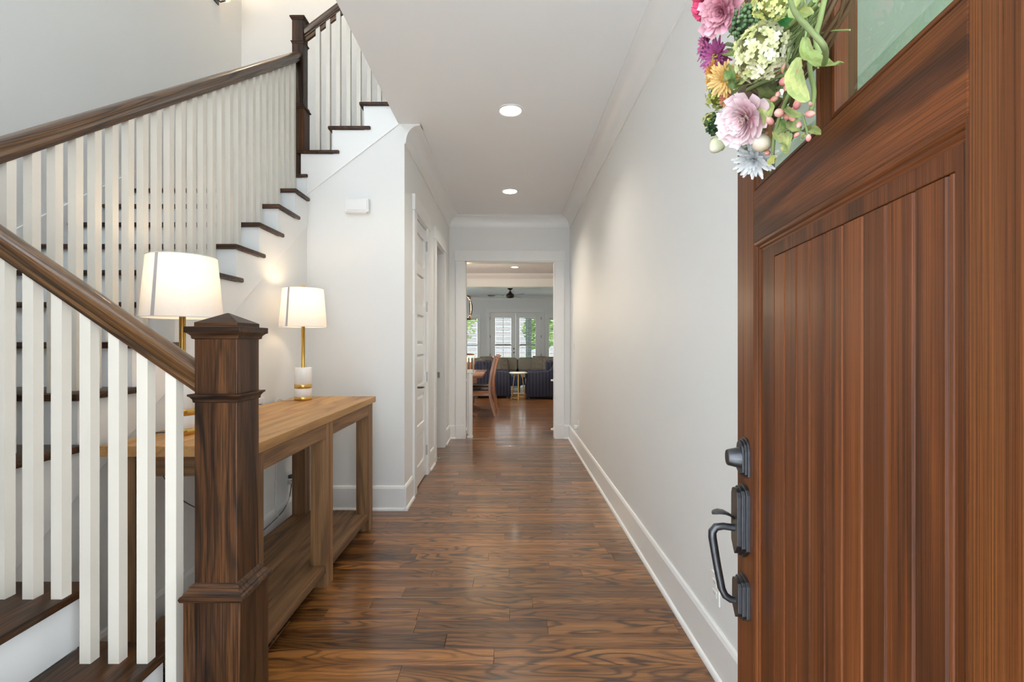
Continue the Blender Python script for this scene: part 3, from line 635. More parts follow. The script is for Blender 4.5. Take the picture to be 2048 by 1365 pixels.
# sconce high on the stairwell wall (only its lower tip is in view)
t = thing('wall_sconce', (XSL, 4.60, 4.54), 'small wall sconce at the top of the stairwell wall', 'sconce')
b = B(); b.lathe(XSL+0.10, 4.60, [(0.012, 4.575), (0.03, 4.58), (0.055, 4.62), (0.07, 4.76)], 20, cap=False); obj('shade', b, 'shade', t, smooth=60)
b = B(); b.tube([(XSL+0.006, 4.60, 4.60), (XSL+0.05, 4.60, 4.565), (XSL+0.10, 4.60, 4.58)], 0.008); obj('arm', b, 'bronze', t, smooth=60)
b = B(); b.box(XSL, XSL+0.012, 4.555, 4.645, 4.56, 4.72); obj('backplate', b, 'bronze', t, 0.003)
b = B(); b.ball((XSL+0.10, 4.60, 4.68), 0.025, 2); obj('bulb', b, 'bulb', t)
L = bpy.data.lights.new('sconce_light', 'POINT'); L.energy = 3.5; L.color = (1.0, 0.76, 0.5); L.shadow_soft_size = 0.03
lo = bpy.data.objects.new('sconce_light', L); C.objects.link(lo); lo.parent = t; lo.location = (0.09, 0, 0.2)
# recessed lights
def downlight(x, y, z, label, pw, r=0.075, col=(1.0, 0.89, 0.76)):
    t = thing('recessed_light', (x, y, z), label, 'recessed light', 'recessed ceiling lights')
    b = B(); n = 40
    b.loft([[(x+rr*math.cos(2*PI*i/n), y+rr*math.sin(2*PI*i/n), zz) for i in range(n)] for rr, zz in ((r+0.018, z), (r+0.016, z-0.006), (r, z-0.006), (r-0.006, z-0.0015))], cap=False); obj('trim_ring', b, 'trim', t, smooth=50)
    b = B(); b.lathe(x, y, [(r-0.004, z-0.002), (r-0.004, z-0.0025)], n); obj('lens', b, 'down', t)
    L = bpy.data.lights.new('downlight', 'SPOT'); L.energy = pw; L.color = col; L.spot_size = 2.3; L.spot_blend = 0.9; L.shadow_soft_size = 0.06
    lo = bpy.data.objects.new('downlight', L); C.objects.link(lo); lo.parent = t; lo.location = (0, 0, -0.02)
downlight(0.008, 3.60, ZC, 'nearer lit recessed light in the hall ceiling', 34, 0.084)
downlight(0.005, 5.52, ZC, 'farther lit recessed light in the hall ceiling', 50, 0.084)
downlight(-1.9, 4.45, ZST, 'warm light added out of view in the high stairwell ceiling', 20, 0.08, (1.0, 0.74, 0.47))  # added lamp, out of view, that warms the stairwell back wall
downlight(0.12, 11.05, ZC, 'lit recessed light in the dining room ceiling', 130, 0.08)
# baby gate and latch brackets in the far opening
t = thing('baby_gate', (-0.54, YE+0.10, 0), 'white retracted baby gate post at the left of the hall opening', 'baby gate')
b = B(); b.lathe(-0.548, YE+0.07, [(0.034, 0.02), (0.036, 0.03), (0.036, 0.90), (0.034, 0.91)], 16); obj('roller', b, 'plastic', t, smooth=50)
obj('cap', box1(-0.588, -0.508, YE+0.03, YE+0.11, 0.90, 0.945), 'plastic', t, 0.006); obj('foot', box1(-0.588, -0.508, YE+0.03, YE+0.11, 0.0, 0.03), 'plastic', t, 0.004)
b = B(); b.tube([(-0.585, YE+0.05, 0.06), (-0.585, YE+0.05, 0.90)], 0.008); obj('handle_bar', b, 'plastic', t, smooth=60)
for zz in (0.12, 0.80): obj('bracket', box1(-0.600, -0.585, YE+0.04, YE+0.09, zz-0.015, zz+0.015), 'plastic', t)
for zz, lb in ((0.80, 'upper white gate latch bracket on the right jamb'), (0.12, 'lower white gate latch bracket on the right jamb')):
    b = B(); b.box(OX1-0.018, OX1-0.012, YE+0.04, YE+0.10, zz-0.025, zz+0.025); b.box(OX1-0.052, OX1-0.018, YE+0.05, YE+0.09, zz-0.012, zz+0.010); tag(obj('latch_bracket', b, 'plastic', bev=0.002), lb, 'bracket')
b = B(); b.tube([(XL+0.016, 5.22, 0.075), (XL+0.075, 5.22, 0.075)], 0.004); b.lathe(XL+0.08, 5.22, [(0.008, 0.067), (0.008, 0.083)], 10); tag(obj('door_stop', b, 'steel', smooth=50), 'small metal door stop on the baseboard between the doorways', 'door stop')

# ---------------------------------------------------------------- entry door (open, exterior face towards the camera)
DL = Vector((0.561, 1.19, 0)); DU = Vector((-0.1642, -0.9864, 0)); DN = Vector((-0.9864, 0.1642, 0))
DW, DT = 0.88, 0.045
d = thing('door_1', DL, 'open mahogany entry door with grooved panel and glazed top', 'door', kind='structure', rotz=math.atan2(DU.y, DU.x), local=True)
obj('stile', box1(0, 0.118, 0, DT, 0.01, 2.44), 'mah_z', d, 0.002)
hs = obj('stile', box1(0.736, DW, 0, DT, 0.01, 2.44), 'mah_s', d, 0.002); hs['label'] = 'lighter hinge stile'
obj('rail', box1(0.118, 0.736, 0, DT, 1.540, 1.655), 'mah_x', d, 0.002)
obj('rail', box1(0.118, 0.736, 0, DT, 2.30, 2.44), 'mah_x', d, 0.002)
obj('rail', box1(0.118, 0.736, 0, DT, 0.01, 0.26), 'mah_x', d, 0.002)
obj('muntin', box1(0.422, 0.462, 0.004, DT-0.004, 1.655, 2.30), 'mah_z', d, 0.004)
def frame_mould(name, x0, x1, z0, z1, prof, mz, mx):
    """mitred moulding round a rectangle: prof = [(inset, depth)]"""
    cs = [((x0, z0), (1, 1)), ((x1, z0), (-1, 1)), ((x1, z1), (-1, -1)), ((x0, z1), (1, -1))]
    for i in range(4):
        (p, s), (q, r) = cs[i], cs[(i+1) % 4]; b = B()
        b.loft([[(p[0]+s[0]*u, w, p[1]+s[1]*u) for u, w in prof], [(q[0]+r[0]*u, w, q[1]+r[1]*u) for u, w in prof]]); obj(name, b, mx if i % 2 == 0 else mz, d, smooth=30)
PM = [(0, 0.02), (0, 0.0005), (0.005, 0.001), (0.008, 0.003), (0.010, 0.0065), (0.014, 0.007), (0.017, 0.0095), (0.020, 0.0098), (0.020, 0.02)]
frame_mould('panel_moulding', 0.118, 0.736, 0.26, 1.540, PM, 'mah_z', 'mah_x')
GM = [(0, 0.02), (0, 0.006), (0.004, 0.002), (0.010, 0.003), (0.014, 0.010), (0.014, 0.02)]
for a, c in ((0.118, 0.422), (0.462, 0.736)):
    frame_mould('glazing_bead', a, c, 1.655, 2.30, GM, 'mah_z', 'mah_x')
    g = obj('glass_pane', box1(a+0.002, c-0.002, 0.020, 0.026, 1.657, 2.298), 'dglass', d)
    b = B(); q = 0.030
    A0, A1, Z0, Z1 = a+0.012, c-0.012, 1.667, 2.288
    b.loft([[(A0, 0.0195, Z0), (A1, 0.0195, Z0), (A1, 0.0195, Z1), (A0, 0.0195, Z1)], [(A0+q, 0.0165, Z0+q), (A1-q, 0.0165, Z0+q), (A1-q, 0.0165, Z1-q), (A0+q, 0.0165, Z1-q)]], cap=False)
    obj('bevel', b, 'dglass', g)
# grooved panel: plain border, then narrow boards with V joints
yp = 0.010
obj('panel_border', box1(0.137, 0.211, yp, yp+0.02, 0.278, 1.522), 'mah_z', d)
obj('panel_border', box1(0.704, 0.718, yp, yp+0.02, 0.278, 1.522), 'mah_z', d)
obj('panel_border', box1(0.211, 0.704, yp, yp+0.02, 1.4955, 1.522), 'mah_z', d, 0.0015)
obj('panel_border', box1(0.211, 0.704, yp, yp+0.02, 0.278, 0.32), 'mah_z', d)
pw = (0.704-0.211)/9.2; x = 0.211
for i in range(10):
    x2 = min(x+pw, 0.704); v = 0.0035
    b = B(); b.prism([(x, yp+v), (x+v, yp), (x2-v, yp), (x2, yp+v), (x2, yp+0.02), (x, yp+0.02)], 'z', 0.32, 1.494); obj('plank', b, 'mah_z', d); x = x2
obj('panel_core', box1(0.13, 0.73, yp+0.02, 0.034, 0.27, 1.53), 'mah_z', d)
# bronze lock set
def plate(x0, x1, z0, z1, arch_top, arch_bot, dep, parent, name):
    """stepped escutcheon, top / bottom shaped by shallow arches"""
    last = None
    for i, ins in enumerate((0.0, 0.004, 0.008)):
        P = []; xa, xb_ = x0+ins, x1-ins; za, zb_ = z0+ins, z1-ins; m = (xa+xb_)/2; hw = (xb_-xa)/2
        for k in range(9):
            u = -1+2*k/8; P.append((m+u*hw, za-(arch_bot*(1-abs(u)) if arch_bot else 0)+ (arch_bot if arch_bot else 0)))
        for k in range(9):
            u = 1-2*k/8; P.append((m+u*hw, zb_-arch_top+arch_top*math.sqrt(max(0, 1-u*u))))
        b = B(); b.prism(P, 'y', -dep*(i+1)/3, -dep*i/3); o = obj(name if i == 0 else 'step', b, 'bronze', parent if i == 0 else last, 0.0008); last = o if i == 0 else last
    return last
hx = 0.066
t = plate(hx-0.033, hx+0.033, 1.005, 1.100, 0.026, 0.010, 0.015, d, 'deadbolt')
b = B(); b.disc_y(hx, 1.052, [(0.024, -0.015), (0.0235, -0.018), (0.0185, -0.040), (0.017, -0.042), (0.004, -0.0425)]); obj('lock_cylinder', b, 'bronze', t, smooth=40)
t = plate(hx-0.033, hx+0.033, 0.820, 0.990, 0.018, 0.026, 0.026, d, 'handle_plate')
b = B(); b.loft([[(hx+s*wd, y_, z_+dz) for s, dz in ((-1, 0.0), (-0.6, 0.003), (0.6, 0.003), (1, 0.0), (0.6, -0.003), (-0.6, -0.003))] for y_, z_, wd in ((-0.02, 0.905, 0.006), (-0.036, 0.918, 0.008), (-0.048, 0.923, 0.017), (-0.060, 0.924, 0.020), (-0.070, 0.922, 0.015), (-0.075, 0.920, 0.005))]); obj('thumb_latch', b, 'bronze', t, smooth=40)
b = B(); hp = [(-0.024, 0.888), (-0.050, 0.890), (-0.066, 0.887), (-0.074, 0.876), (-0.074, 0.862), (-0.064, 0.80), (-0.054, 0.745), (-0.046, 0.728), (-0.034, 0.720), (-0.018, 0.718)]
b.tube([(hx, y_, z_) for y_, z_ in hp], [0.008, 0.008, 0.009, 0.0095, 0.0095, 0.009, 0.009, 0.0085, 0.008, 0.0075], 10); obj('grip', b, 'bronze', t, smooth=50)
plate(hx-0.033, hx+0.033, 0.672, 0.778, 0.012, 0.020, 0.024, d, 'lower_plate')

# ---------------------------------------------------------------- wreath on the entry door
t = thing('wreath', DL+DU*0.36+Vector((0, 0, 1.62)), 'colourful silk flower wreath hanging on the entry door', 'wreath')
def on_door(px, py, off):
    dx, dz = (px-CX)/F, -(py-CY)/F
    s = (0.358-off)/(0.9864*dx-0.1642); return Vector((dx*s, s, CH+dz*s)), s/F
def frame(nrm):
    n = Vector(nrm).normalized(); a = Vector((0, 0, 1)) if abs(n.z) < 0.9 else Vector((1, 0, 0)); u = n.cross(a).normalized(); return u, n.cross(u).normalized(), n
def petal(b, o, rad, up, L, Wd, lift, curl, c0, c1, rr, notch=0.0, nu=4):
    """curved petal from o along rad, rising with lift (radians) and curling"""
    side = rad.cross(up).normalized(); rows = []; p = Vector(o); a = lift; stp = L/nu
    for i in range(nu+1):
        u = i/nu; wdt = Wd*math.sin(PI*min(1, 0.12+0.80*u))**0.8 if notch == 0 else Wd*(0.25+0.75*math.sin(PI*0.5*min(1, u*1.25)))*(1 if u < 0.95 else 0.8)
        rows.append([p+side*wdt*s*0.5+up*(abs(s)**2)*wdt*0.18+up*rr.uniform(-1, 1)*0.03*L*u for s in (-1, -0.4, 0.4, 1)])
        p = p+(rad*math.cos(a)+up*math.sin(a))*stp; a += curl/nu
    V = [[b.bm.verts.new(q) for q in r] for r in rows]; l = b.col()
    for i in range(nu):
        for k in range(3):
            f = b.bm.faces.new([V[i][k], V[i][k+1], V[i+1][k+1], V[i+1][k]])
            for lp in f.loops:
                u = (i+(1 if lp.vert in V[i+1] else 0))/nu; lp[l] = (*[c0[j]*(1-u)+c1[j]*u for j in range(3)], 1)
def rosette(name, c, nrm, r, rings, c0, c1, seed, label=None, stretch=1.0, core=None, ncore=0, notch=0.0):
    rr = random.Random(seed); b = B(); u, v, n = frame(nrm)
    for cnt, L, Wd, lift, curl, dep in rings:
        ph = rr.uniform(0, 6)
        for k in range(cnt):
            a = ph+2*PI*k/cnt+rr.uniform(-0.12, 0.12); rad = (u*math.cos(a)+v*math.sin(a)).normalized(); j = rr.uniform(0.85, 1.15); sh = rr.uniform(0.82, 1.08)
            petal(b, c+n*dep*r+rad*0.04*r, rad, n, L*r*j, Wd*r, lift+rr.uniform(-0.12, 0.12), curl, tuple(x*sh for x in c0), tuple(min(1, x*sh) for x in c1), rr, notch)
    if core:
        for k in range(ncore):
            a = rr.uniform(0, 2*PI); q = rr.uniform(0, 0.26)*r; fs = b.ball(c+n*(0.22+rr.uniform(0, 0.14))*r+(u*math.cos(a)+v*math.sin(a))*q, 0.045*r, 1); b.paint(fs, tuple(x*rr.uniform(0.7, 1.1) for x in core))
    o = obj(name, b, 'flower', t, smooth=70)
    if label: o['label'] = label
    return o
def cluster(name, c, r, n, kind, c0, c1, seed, sc=(1, 1, 1), label=None):
    rr = random.Random(seed); b = B()
    fs = b.ball(c, r*0.72, 2, sc); b.paint(fs, tuple(x*0.5 for x in c0))
    for i in range(n):
        zz = 1-2*(i+0.5)/n; a = i*2.39996; q = math.sqrt(1-zz*zz); dv = Vector((q*math.cos(a), q*math.sin(a), zz)); dv = (dv+Vector((rr.uniform(-1, 1), rr.uniform(-1, 1), rr.uniform(-1, 1)))*0.18).normalized()
        p = c+Vector((dv.x*sc[0], dv.y*sc[1], dv.z*sc[2]))*r*rr.uniform(0.82, 1.0); k = rr.random(); cc = tuple(c0[j]*(1-k)+c1[j]*k for j in range(3))
        if kind == 'berry': b.paint(b.ball(p, r*0.13, 1), cc)
        else:
            u, v, w = frame(dv+Vector((rr.uniform(-1, 1), rr.uniform(-1, 1), rr.uniform(-1, 1)))*0.4); ph = rr.uniform(0, 2)
            for m in range(4):
                g = ph+m*PI/2; rad = u*math.cos(g)+v*math.sin(g); petal(b, p, rad, w, r*0.22, r*0.21, 0.45, -0.7, tuple(x*0.8 for x in cc), cc, rr, 1, 2)
    o = obj(name, b, 'flower', t, smooth=70)
    if label: o['label'] = label
    return o
def bud(name, c, dirv, r, c0, c1, seed, sep=True):
    rr = random.Random(seed); b = B(); u, v, n = frame(dirv); L = r*1.35
    rings = []; prof = [(0.25, -1.0), (0.75, -0.7), (1.0, -0.15), (0.93, 0.3), (0.65, 0.7), (0.22, 1.0)]
    fs = b.loft([[c+(u*math.cos(2*PI*i/12)+v*math.sin(2*PI*i/12))*r*q*(1+0.06*math.sin(3*2*PI*i/12))+n*L*h for i in range(12)] for q, h in prof])
    l = b.col()
    for f in fs:
        for lp in f.loops:
            h = max(0, min(1, ((lp.vert.co-c).dot(n)/L+1)/2)); lp[l] = (*[c0[j]*(1-h)+c1[j]*h for j in range(3)], 1)
    if sep:
        for k in range(4):
            a = k*PI/2+0.3; rad = u*math.cos(a)+v*math.sin(a); petal(b, c-n*L, rad, n, r*1.6, r*0.9, 0.5, 1.0, (0.25, 0.36, 0.06), (0.55, 0.58, 0.12), rr, 0, 3)
    return obj(name, b, 'flower', t, smooth=70)
def leaf(pts, wd, c0, c1, up=(0.2, -0.7, 0.5), name='leaf'):
    P = [Vector(p) for p in pts]; b = B(); n = len(P); rows = []
    for i, p in enumerate(P):
        tv = (P[min(i+1, n-1)]-P[max(i-1, 0)]).normalized(); sd = tv.cross(Vector(up)).normalized(); un = sd.cross(tv); w = wd*math.sin(PI*(0.06+0.90*i/(n-1)))**0.75
        rows.append([p+sd*w*s*0.5+un*abs(s)*w*0.15+un*0.0015*math.sin(i*2.1+s) for s in (-1, -0.5, 0, 0.5, 1)])
    V = [[b.bm.verts.new(q) for q in r] for r in rows]; l = b.col()
    for i in range(n-1):
        for k in range(4):
            f = b.bm.faces.new([V[i][k], V[i][k+1], V[i+1][k+1], V[i+1][k]])
            for lp in f.loops:
                h = 0.5+0.5*math.sin(k*1.7+i); lp[l] = (*[c0[j]*(1-h)+c1[j]*h for j in range(3)], 1)
    return obj(name, b, 'leafm', t, smooth=70)
def curve(pts, n=4):
    P = [Vector(p) for p in pts]; out = []
    for i in range(len(P)-1):
        p0, p1, p2, p3 = P[max(i-1, 0)], P[i], P[i+1], P[min(i+2, len(P)-1)]
        for k in range(n):
            u = k/n; out.append(0.5*((2*p1)+(-p0+p2)*u+(2*p0-5*p1+4*p2-p3)*u*u+(-p0+3*p1-3*p2+p3)*u**3))
    return out+[P[-1]]
def stem(pxs, r, c):
    P = curve([on_door(*q)[0] for q in pxs]); b = B(); b.paint(b.tube(P, r, 6), c); return obj('stem', b, 'leafm', t, smooth=70)
def lf(pxs, wd, c0, c1, up=(0.2, -0.7, 0.5)):
    return leaf(curve([on_door(*q)[0] for q in pxs], 3), wd, c0, c1, up)
TOC = lambda c: (Vector((0, 0, CH))-c).normalized()
def aim(c, k=0.6, z=0.0, x=0.0): return (DN*(1-k)+TOC(c)*k+Vector((x, 0, z))).normalized()
# twig ring the flowers are wired to
rr = random.Random(5)
rc = DL+DU*0.42+Vector((0, 0, 1.99))+DN*0.035
for j in range(5):
    b = B(); ph = rr.uniform(0, 6); ra = 0.235+rr.uniform(-0.018, 0.018); P = []
    for i in range(60):
        a = 2*PI*i/60; q = ra+0.010*math.sin(5*a+ph); P.append(rc+DU*q*math.cos(a)+Vector((0, 0, q*1.12*math.sin(a)))+DN*0.014*math.sin(4*a+ph*1.7))
    b.paint(b.tube(P, 0.0032, 6, True), (0.13, 0.075, 0.035)); obj('twig', b, 'leafm', t, smooth=70)
PEO = [(13, 1.0, 0.50, 0.2, 0.5, 0.0), (15, 0.95, 0.36, 0.4, 0.55, 0.05), (16, 0.82, 0.27, 0.62, 0.5, 0.09), (16, 0.68, 0.2, 0.85, 0.4, 0.12), (14, 0.52, 0.15, 1.05, 0.3, 0.14), (10, 0.36, 0.11, 1.25, 0.3, 0.15)]
DAI = [(22, 1.0, 0.24, 0.10, 0.1, 0.0), (22, 0.93, 0.22, 0.25, 0.1, 0.04), (20, 0.80, 0.19, 0.42, 0.15, 0.07), (16, 0.6, 0.16, 0.6, 0.2, 0.09)]
MUM = [(18, 1.0, 0.24, -0.25, 0.2, -0.06), (16, 1.0, 0.26, 0.05, 0.35, 0.0), (16, 0.9, 0.24, 0.3, 0.4, 0.07), (14, 0.76, 0.2, 0.6, 0.4, 0.14), (12, 0.55, 0.17, 0.95, 0.3, 0.18), (8, 0.4, 0.14, 1.25, 0.2, 0.2)]
def fl_(px, py, rp, off): c, s = on_door(px, py, off); return c, rp*s
c, r = fl_(1445, 22, 44, 0.11); rosette('peony', c, aim(c, 0.7, -0.1), r, PEO, (0.55, 0.10, 0.22), (0.86, 0.48, 0.56), 1, 'dusty pink peony', notch=1)
c, r = fl_(1414, 6, 30, 0.13); rosette('peony', c, aim(c, 0.5), r, PEO, (0.40, 0.015, 0.06), (0.78, 0.10, 0.22), 2, 'deep rose peony', notch=1)
c, r = fl_(1415, 88, 30, 0.12); rosette('daisy', c, aim(c, 0.1, 0.1), r, DAI, (0.45, 0.09, 0.22), (0.56, 0.14, 0.36), 3, 'magenta daisy', core=(0.75, 0.6, 0.12), ncore=26)
c, r = fl_(1434, 112, 33, 0.105); rosette('daisy', c, aim(c, 0.5, -0.2), r, DAI, (0.36, 0.06, 0.2), (0.55, 0.14, 0.38), 4, 'purple daisy', core=(0.65, 0.5, 0.12), ncore=20)
c, r = fl_(1428, 150, 26, 0.115); rosette('daisy', c, aim(c, 0.1), r, DAI, (0.62, 0.22, 0.03), (0.85, 0.42, 0.08), 5, 'orange daisy', core=(0.5, 0.25, 0.05), ncore=20)
c, r = fl_(1450, 158, 33, 0.10); rosette('daisy', c, aim(c, 0.6, -0.1), r, DAI, (0.80, 0.42, 0.10), (0.95, 0.68, 0.28), 6, 'apricot daisy', core=(0.75, 0.45, 0.08), ncore=24)
c, r = fl_(1494, 238, 52, 0.085); rosette('peony', c, aim(c, 0.65, -0.25, -0.3), r, PEO, (0.80, 0.35, 0.42), (0.95, 0.80, 0.83), 8, 'pale pink peony', core=(0.9, 0.72, 0.30), ncore=26, notch=1)
c, r = fl_(1509, 316, 40, 0.045); rosette('chrysanthemum', c, aim(c, 0.7, -0.45), r, MUM, (0.62, 0.66, 0.68), (0.90, 0.92, 0.93), 9, 'white chrysanthemum')
c, r = fl_(1494, 45, 32, 0.07); cluster('berry_cluster', c, r, 150, 'berry', (0.08, 0.16, 0.06), (0.22, 0.34, 0.16), 10, label='green berry cluster')
c, r = fl_(1540, 40, 26, 0.05); cluster('berry_cluster', c, r, 110, 'berry', (0.07, 0.15, 0.05), (0.20, 0.32, 0.14), 11, label='green berry cluster')
c, r = fl_(1524, 104, 50, 0.085); cluster('hydrangea', c, r, 150, 'floret', (0.66, 0.68, 0.26), (0.95, 0.93, 0.70), 12, label='cream green hydrangea')
c, r = fl_(1546, 2, 36, 0.09); cluster('hydrangea', c, r, 80, 'floret', (0.62, 0.66, 0.18), (0.90, 0.88, 0.45), 13, label='yellow green hydrangea')
c, r = fl_(1437, 190, 24, 0.09); cluster('hydrangea', c, r, 50, 'floret', (0.35, 0.40, 0.05), (0.62, 0.62, 0.14), 14, (1, 1, 1.2), 'olive green hydrangea')
c, r = fl_(1432, 248, 22, 0.10); cluster('berry_cluster', c, r, 100, 'berry', (0.025, 0.075, 0.02), (0.08, 0.15, 0.05), 15, label='dark green berry cluster')
c, r = fl_(1421, 240, 15, 0.11); cluster('hydrangea', c, r, 34, 'floret', (0.40, 0.42, 0.06), (0.66, 0.64, 0.18), 16, label='small olive floret cluster')
c, r = fl_(1434, 290, 15.5, 0.10); bud('bud', c, (-0.5, -0.3, -0.5), r, (0.36, 0.45, 0.08), (0.90, 0.86, 0.68), 17)
c, r = fl_(1523, 286, 17, 0.06); bud('bud', c, (-0.6, -0.5, 0.1), r, (0.75, 0.62, 0.35), (0.94, 0.84, 0.74), 18)
c, r = fl_(1453, 196, 16, 0.085); rosette('daisy', c, aim(c, 0.6, -0.3), r, DAI[:2], (0.75, 0.20, 0.12), (0.85, 0.36, 0.22), 20, 'coral blossom')
c, r = fl_(1480, 145, 20, 0.06); rosette('daisy', c, aim(c, 0.8), r, DAI, (0.34, 0.05, 0.18), (0.52, 0.12, 0.34), 21, 'purple blossom')
# hypericum berries
for i, (px, py, rp) in enumerate(((1570, 136, 9), (1570, 162, 9.5), (1574, 175, 8.5), (1556, 189, 6), (1549, 198, 7), (1594, 209, 8.5), (1558, 226, 9.5), (1586, 235, 9), (1573, 234, 7), (1540, 242, 8), (1584, 221, 5), (1620, 228, 8), (1598, 250, 6.5), (1531, 267, 5.5), (1593, 270, 5), (1617, 276, 6), (1535, 306, 6), (1600, 145, 7), (1566, 275, 5), (1621, 208, 4.5), (1546, 141, 10), (1558, 148, 8))):
    c, r = fl_(px, py, rp*0.85, 0.055+0.01*math.sin(i*2.3)); k = (i*0.37) % 1
    bud('hypericum_berry', c, (math.sin(i*1.9), -0.4, math.cos(i*1.3)), r, (0.70, 0.22, 0.22), (0.93, 0.60-0.2*k, 0.50-0.15*k), 40+i, i % 2 == 0)
for i in range(26):   # fine stems and blades filling the lower right of the ring
    q = random.Random(300+i); x0, y0 = q.uniform(1590, 1660), q.uniform(-10, 60); x1, y1 = q.uniform(1535, 1640), q.uniform(90, 190); o0 = q.uniform(0.015, 0.05)
    g_ = q.uniform(0.6, 1.15); stem([(x0, y0, o0), ((x0+x1)/2+q.uniform(-12, 12), (y0+y1)/2, o0+0.01), (x1, y1, o0)], q.uniform(0.0010, 0.0022), (0.30*g_, 0.40*g_, 0.15*g_))
GL, GD, GY, GO = (0.36, 0.46, 0.16), (0.12, 0.24, 0.06), (0.58, 0.62, 0.24), (0.26, 0.32, 0.10)
for p in ([(1578, -10, 0.09), (1590, 25, 0.09), (1620, 60, 0.085), (1645, 88, 0.075), (1652, 110, 0.06), (1648, 128, 0.05)],): stem(p, 0.0036, (0.24, 0.30, 0.12))
for p, r_ in (([(1650, -5, 0.05), (1640, 40, 0.05), (1632, 75, 0.05), (1640, 110, 0.045)], 0.004), ([(1630, 0, 0.06), (1600, 32, 0.06), (1560, 68, 0.06)], 0.0035), ([(1612, 40, 0.05), (1585, 60, 0.05), (1556, 84, 0.05)], 0.003),
              ([(1622, 60, 0.045), (1608, 110, 0.045), (1596, 150, 0.05), (1570, 205, 0.05), (1550, 265, 0.05), (1545, 310, 0.045)], 0.003), ([(1616, 90, 0.045), (1620, 140, 0.04), (1628, 185, 0.04), (1622, 222, 0.045)], 0.0032),
              ([(1600, 135, 0.05), (1560, 152, 0.055), (1520, 168, 0.06), (1495, 180, 0.065)], 0.0035), ([(1625, 30, 0.04), (1618, 80, 0.04), (1606, 125, 0.04), (1596, 180, 0.045)], 0.0028), ([(1590, 252, 0.045), (1570, 262, 0.045), (1550, 275, 0.05)], 0.003),
              ([(1640, 20, 0.03), (1618, 85, 0.03), (1585, 118, 0.04), (1550, 140, 0.045)], 0.003), ([(1606, 232, 0.045), (1612, 255, 0.045), (1617, 272, 0.045)], 0.0016), ([(1440, 60, 0.09), (1422, 58, 0.11), (1418, 50, 0.12)], 0.0014), ([(1447, 205, 0.09), (1436, 214, 0.095), (1430, 222, 0.1)], 0.0014),
              ([(1470, 50, 0.07), (1466, 62, 0.07), (1455, 75, 0.08)], 0.0014), ([(1475, 275, 0.07), (1464, 285, 0.07), (1461, 294, 0.07)], 0.003), ([(1560, 60, 0.05), (1590, 50, 0.05), (1640, 10, 0.045)], 0.003), ([(1632, 70, 0.035), (1660, 62, 0.03), (1700, 60, 0.02)], 0.0012)):
    stem(p, r_, (0.30, 0.38, 0.14))
lf([(1600, 115, 0.065), (1590, 145, 0.07), (1596, 175, 0.075), (1616, 203, 0.07)], 0.027, GL, GY, (-0.9, -0.5, 0.1))
lf([(1610, 75, 0.06), (1612, 105, 0.06), (1630, 122, 0.055), (1655, 133, 0.05), (1685, 126, 0.045)], 0.022, GL, GO, (-0.3, -0.6, 0.6))
lf([(1620, -12, 0.07), (1600, 5, 0.07), (1595, 22, 0.07), (1625, 28, 0.06)], 0.026, GL, GY, (-0.8, -0.5, 0.2))
lf([(1560, 5, 0.05), (1575, 22, 0.06), (1580, 38, 0.06), (1592, 44, 0.055)], 0.030, (0.03, 0.16, 0.04), (0.06, 0.28, 0.07), (-0.8, -0.5, 0.2))
lf([(1568, 268, 0.05), (1573, 282, 0.055), (1573, 300, 0.05), (1571, 307, 0.05)], 0.022, GY, GL, (-0.8, -0.5, 0.1))
lf([(1548, 262, 0.05), (1560, 272, 0.05), (1572, 284, 0.045)], 0.016, GY, GL, (-0.8, -0.5, 0.1))
lf([(1446, 88, 0.09), (1460, 92, 0.09), (1482, 98, 0.07)], 0.016, GD, GO, (-0.3, -0.6, 0.6)); lf([(1444, 104, 0.095), (1462, 108, 0.09), (1478, 122, 0.07)], 0.020, GL, GO, (-0.5, -0.6, 0.4))
lf([(1452, 130, 0.10), (1460, 150, 0.10), (1468, 166, 0.09), (1478, 172, 0.08)], 0.024, GD, GO, (-0.8, -0.5, 0.2)); lf([(1462, 192, 0.09), (1476, 182, 0.09), (1495, 172, 0.085), (1515, 165, 0.08)], 0.020, GL, GO, (-0.3, -0.5, 0.7))
lf([(1478, 150, 0.07), (1486, 160, 0.075), (1496, 150, 0.07)], 0.026, GL, GY, (-0.8, -0.5, 0.2)); lf([(1515, 150, 0.05), (1535, 172, 0.05), (1552, 190, 0.05)], 0.030, (0.10, 0.12, 0.04), GO, (-0.8, -0.5, 0.2))
lf([(1545, 205, 0.04), (1552, 220, 0.04), (1550, 238, 0.04)], 0.035, (0.10, 0.11, 0.04), GO, (-0.8, -0.5, 0.2)); lf([(1522, 205, 0.07), (1536, 222, 0.065), (1530, 250, 0.065)], 0.026, GY, GL, (-0.8, -0.5, 0.1))
lf([(1468, 275, 0.075), (1476, 284, 0.075), (1490, 280, 0.07)], 0.022, GY, GL, (-0.8, -0.5, 0.1)); lf([(1512, 255, 0.05), (1522, 265, 0.05), (1530, 255, 0.05)], 0.02, GD, GO, (-0.8, -0.5, 0.1))
lf([(1564, 238, 0.045), (1566, 250, 0.045), (1570, 260, 0.045)], 0.012, GD, GO, (-0.8, -0.5, 0.1)); lf([(1538, 318, 0.05), (1545, 322, 0.05), (1552, 316, 0.05)], 0.016, GY, (0.7, 0.68, 0.1), (-0.8, -0.5, 0.1))
lf([(1478, 5, 0.08), (1484, 20, 0.08), (1486, 34, 0.075)], 0.02, GL, GY, (-0.8, -0.5, 0.1)); lf([(1478, 72, 0.07), (1486, 80, 0.07), (1492, 76, 0.07)], 0.02, GD, GO, (-0.8, -0.5, 0.1))
lf([(1488, 288, 0.06), (1496, 294, 0.06), (1506, 290, 0.05)], 0.014, GD, GO, (-0.8, -0.5, 0.1))
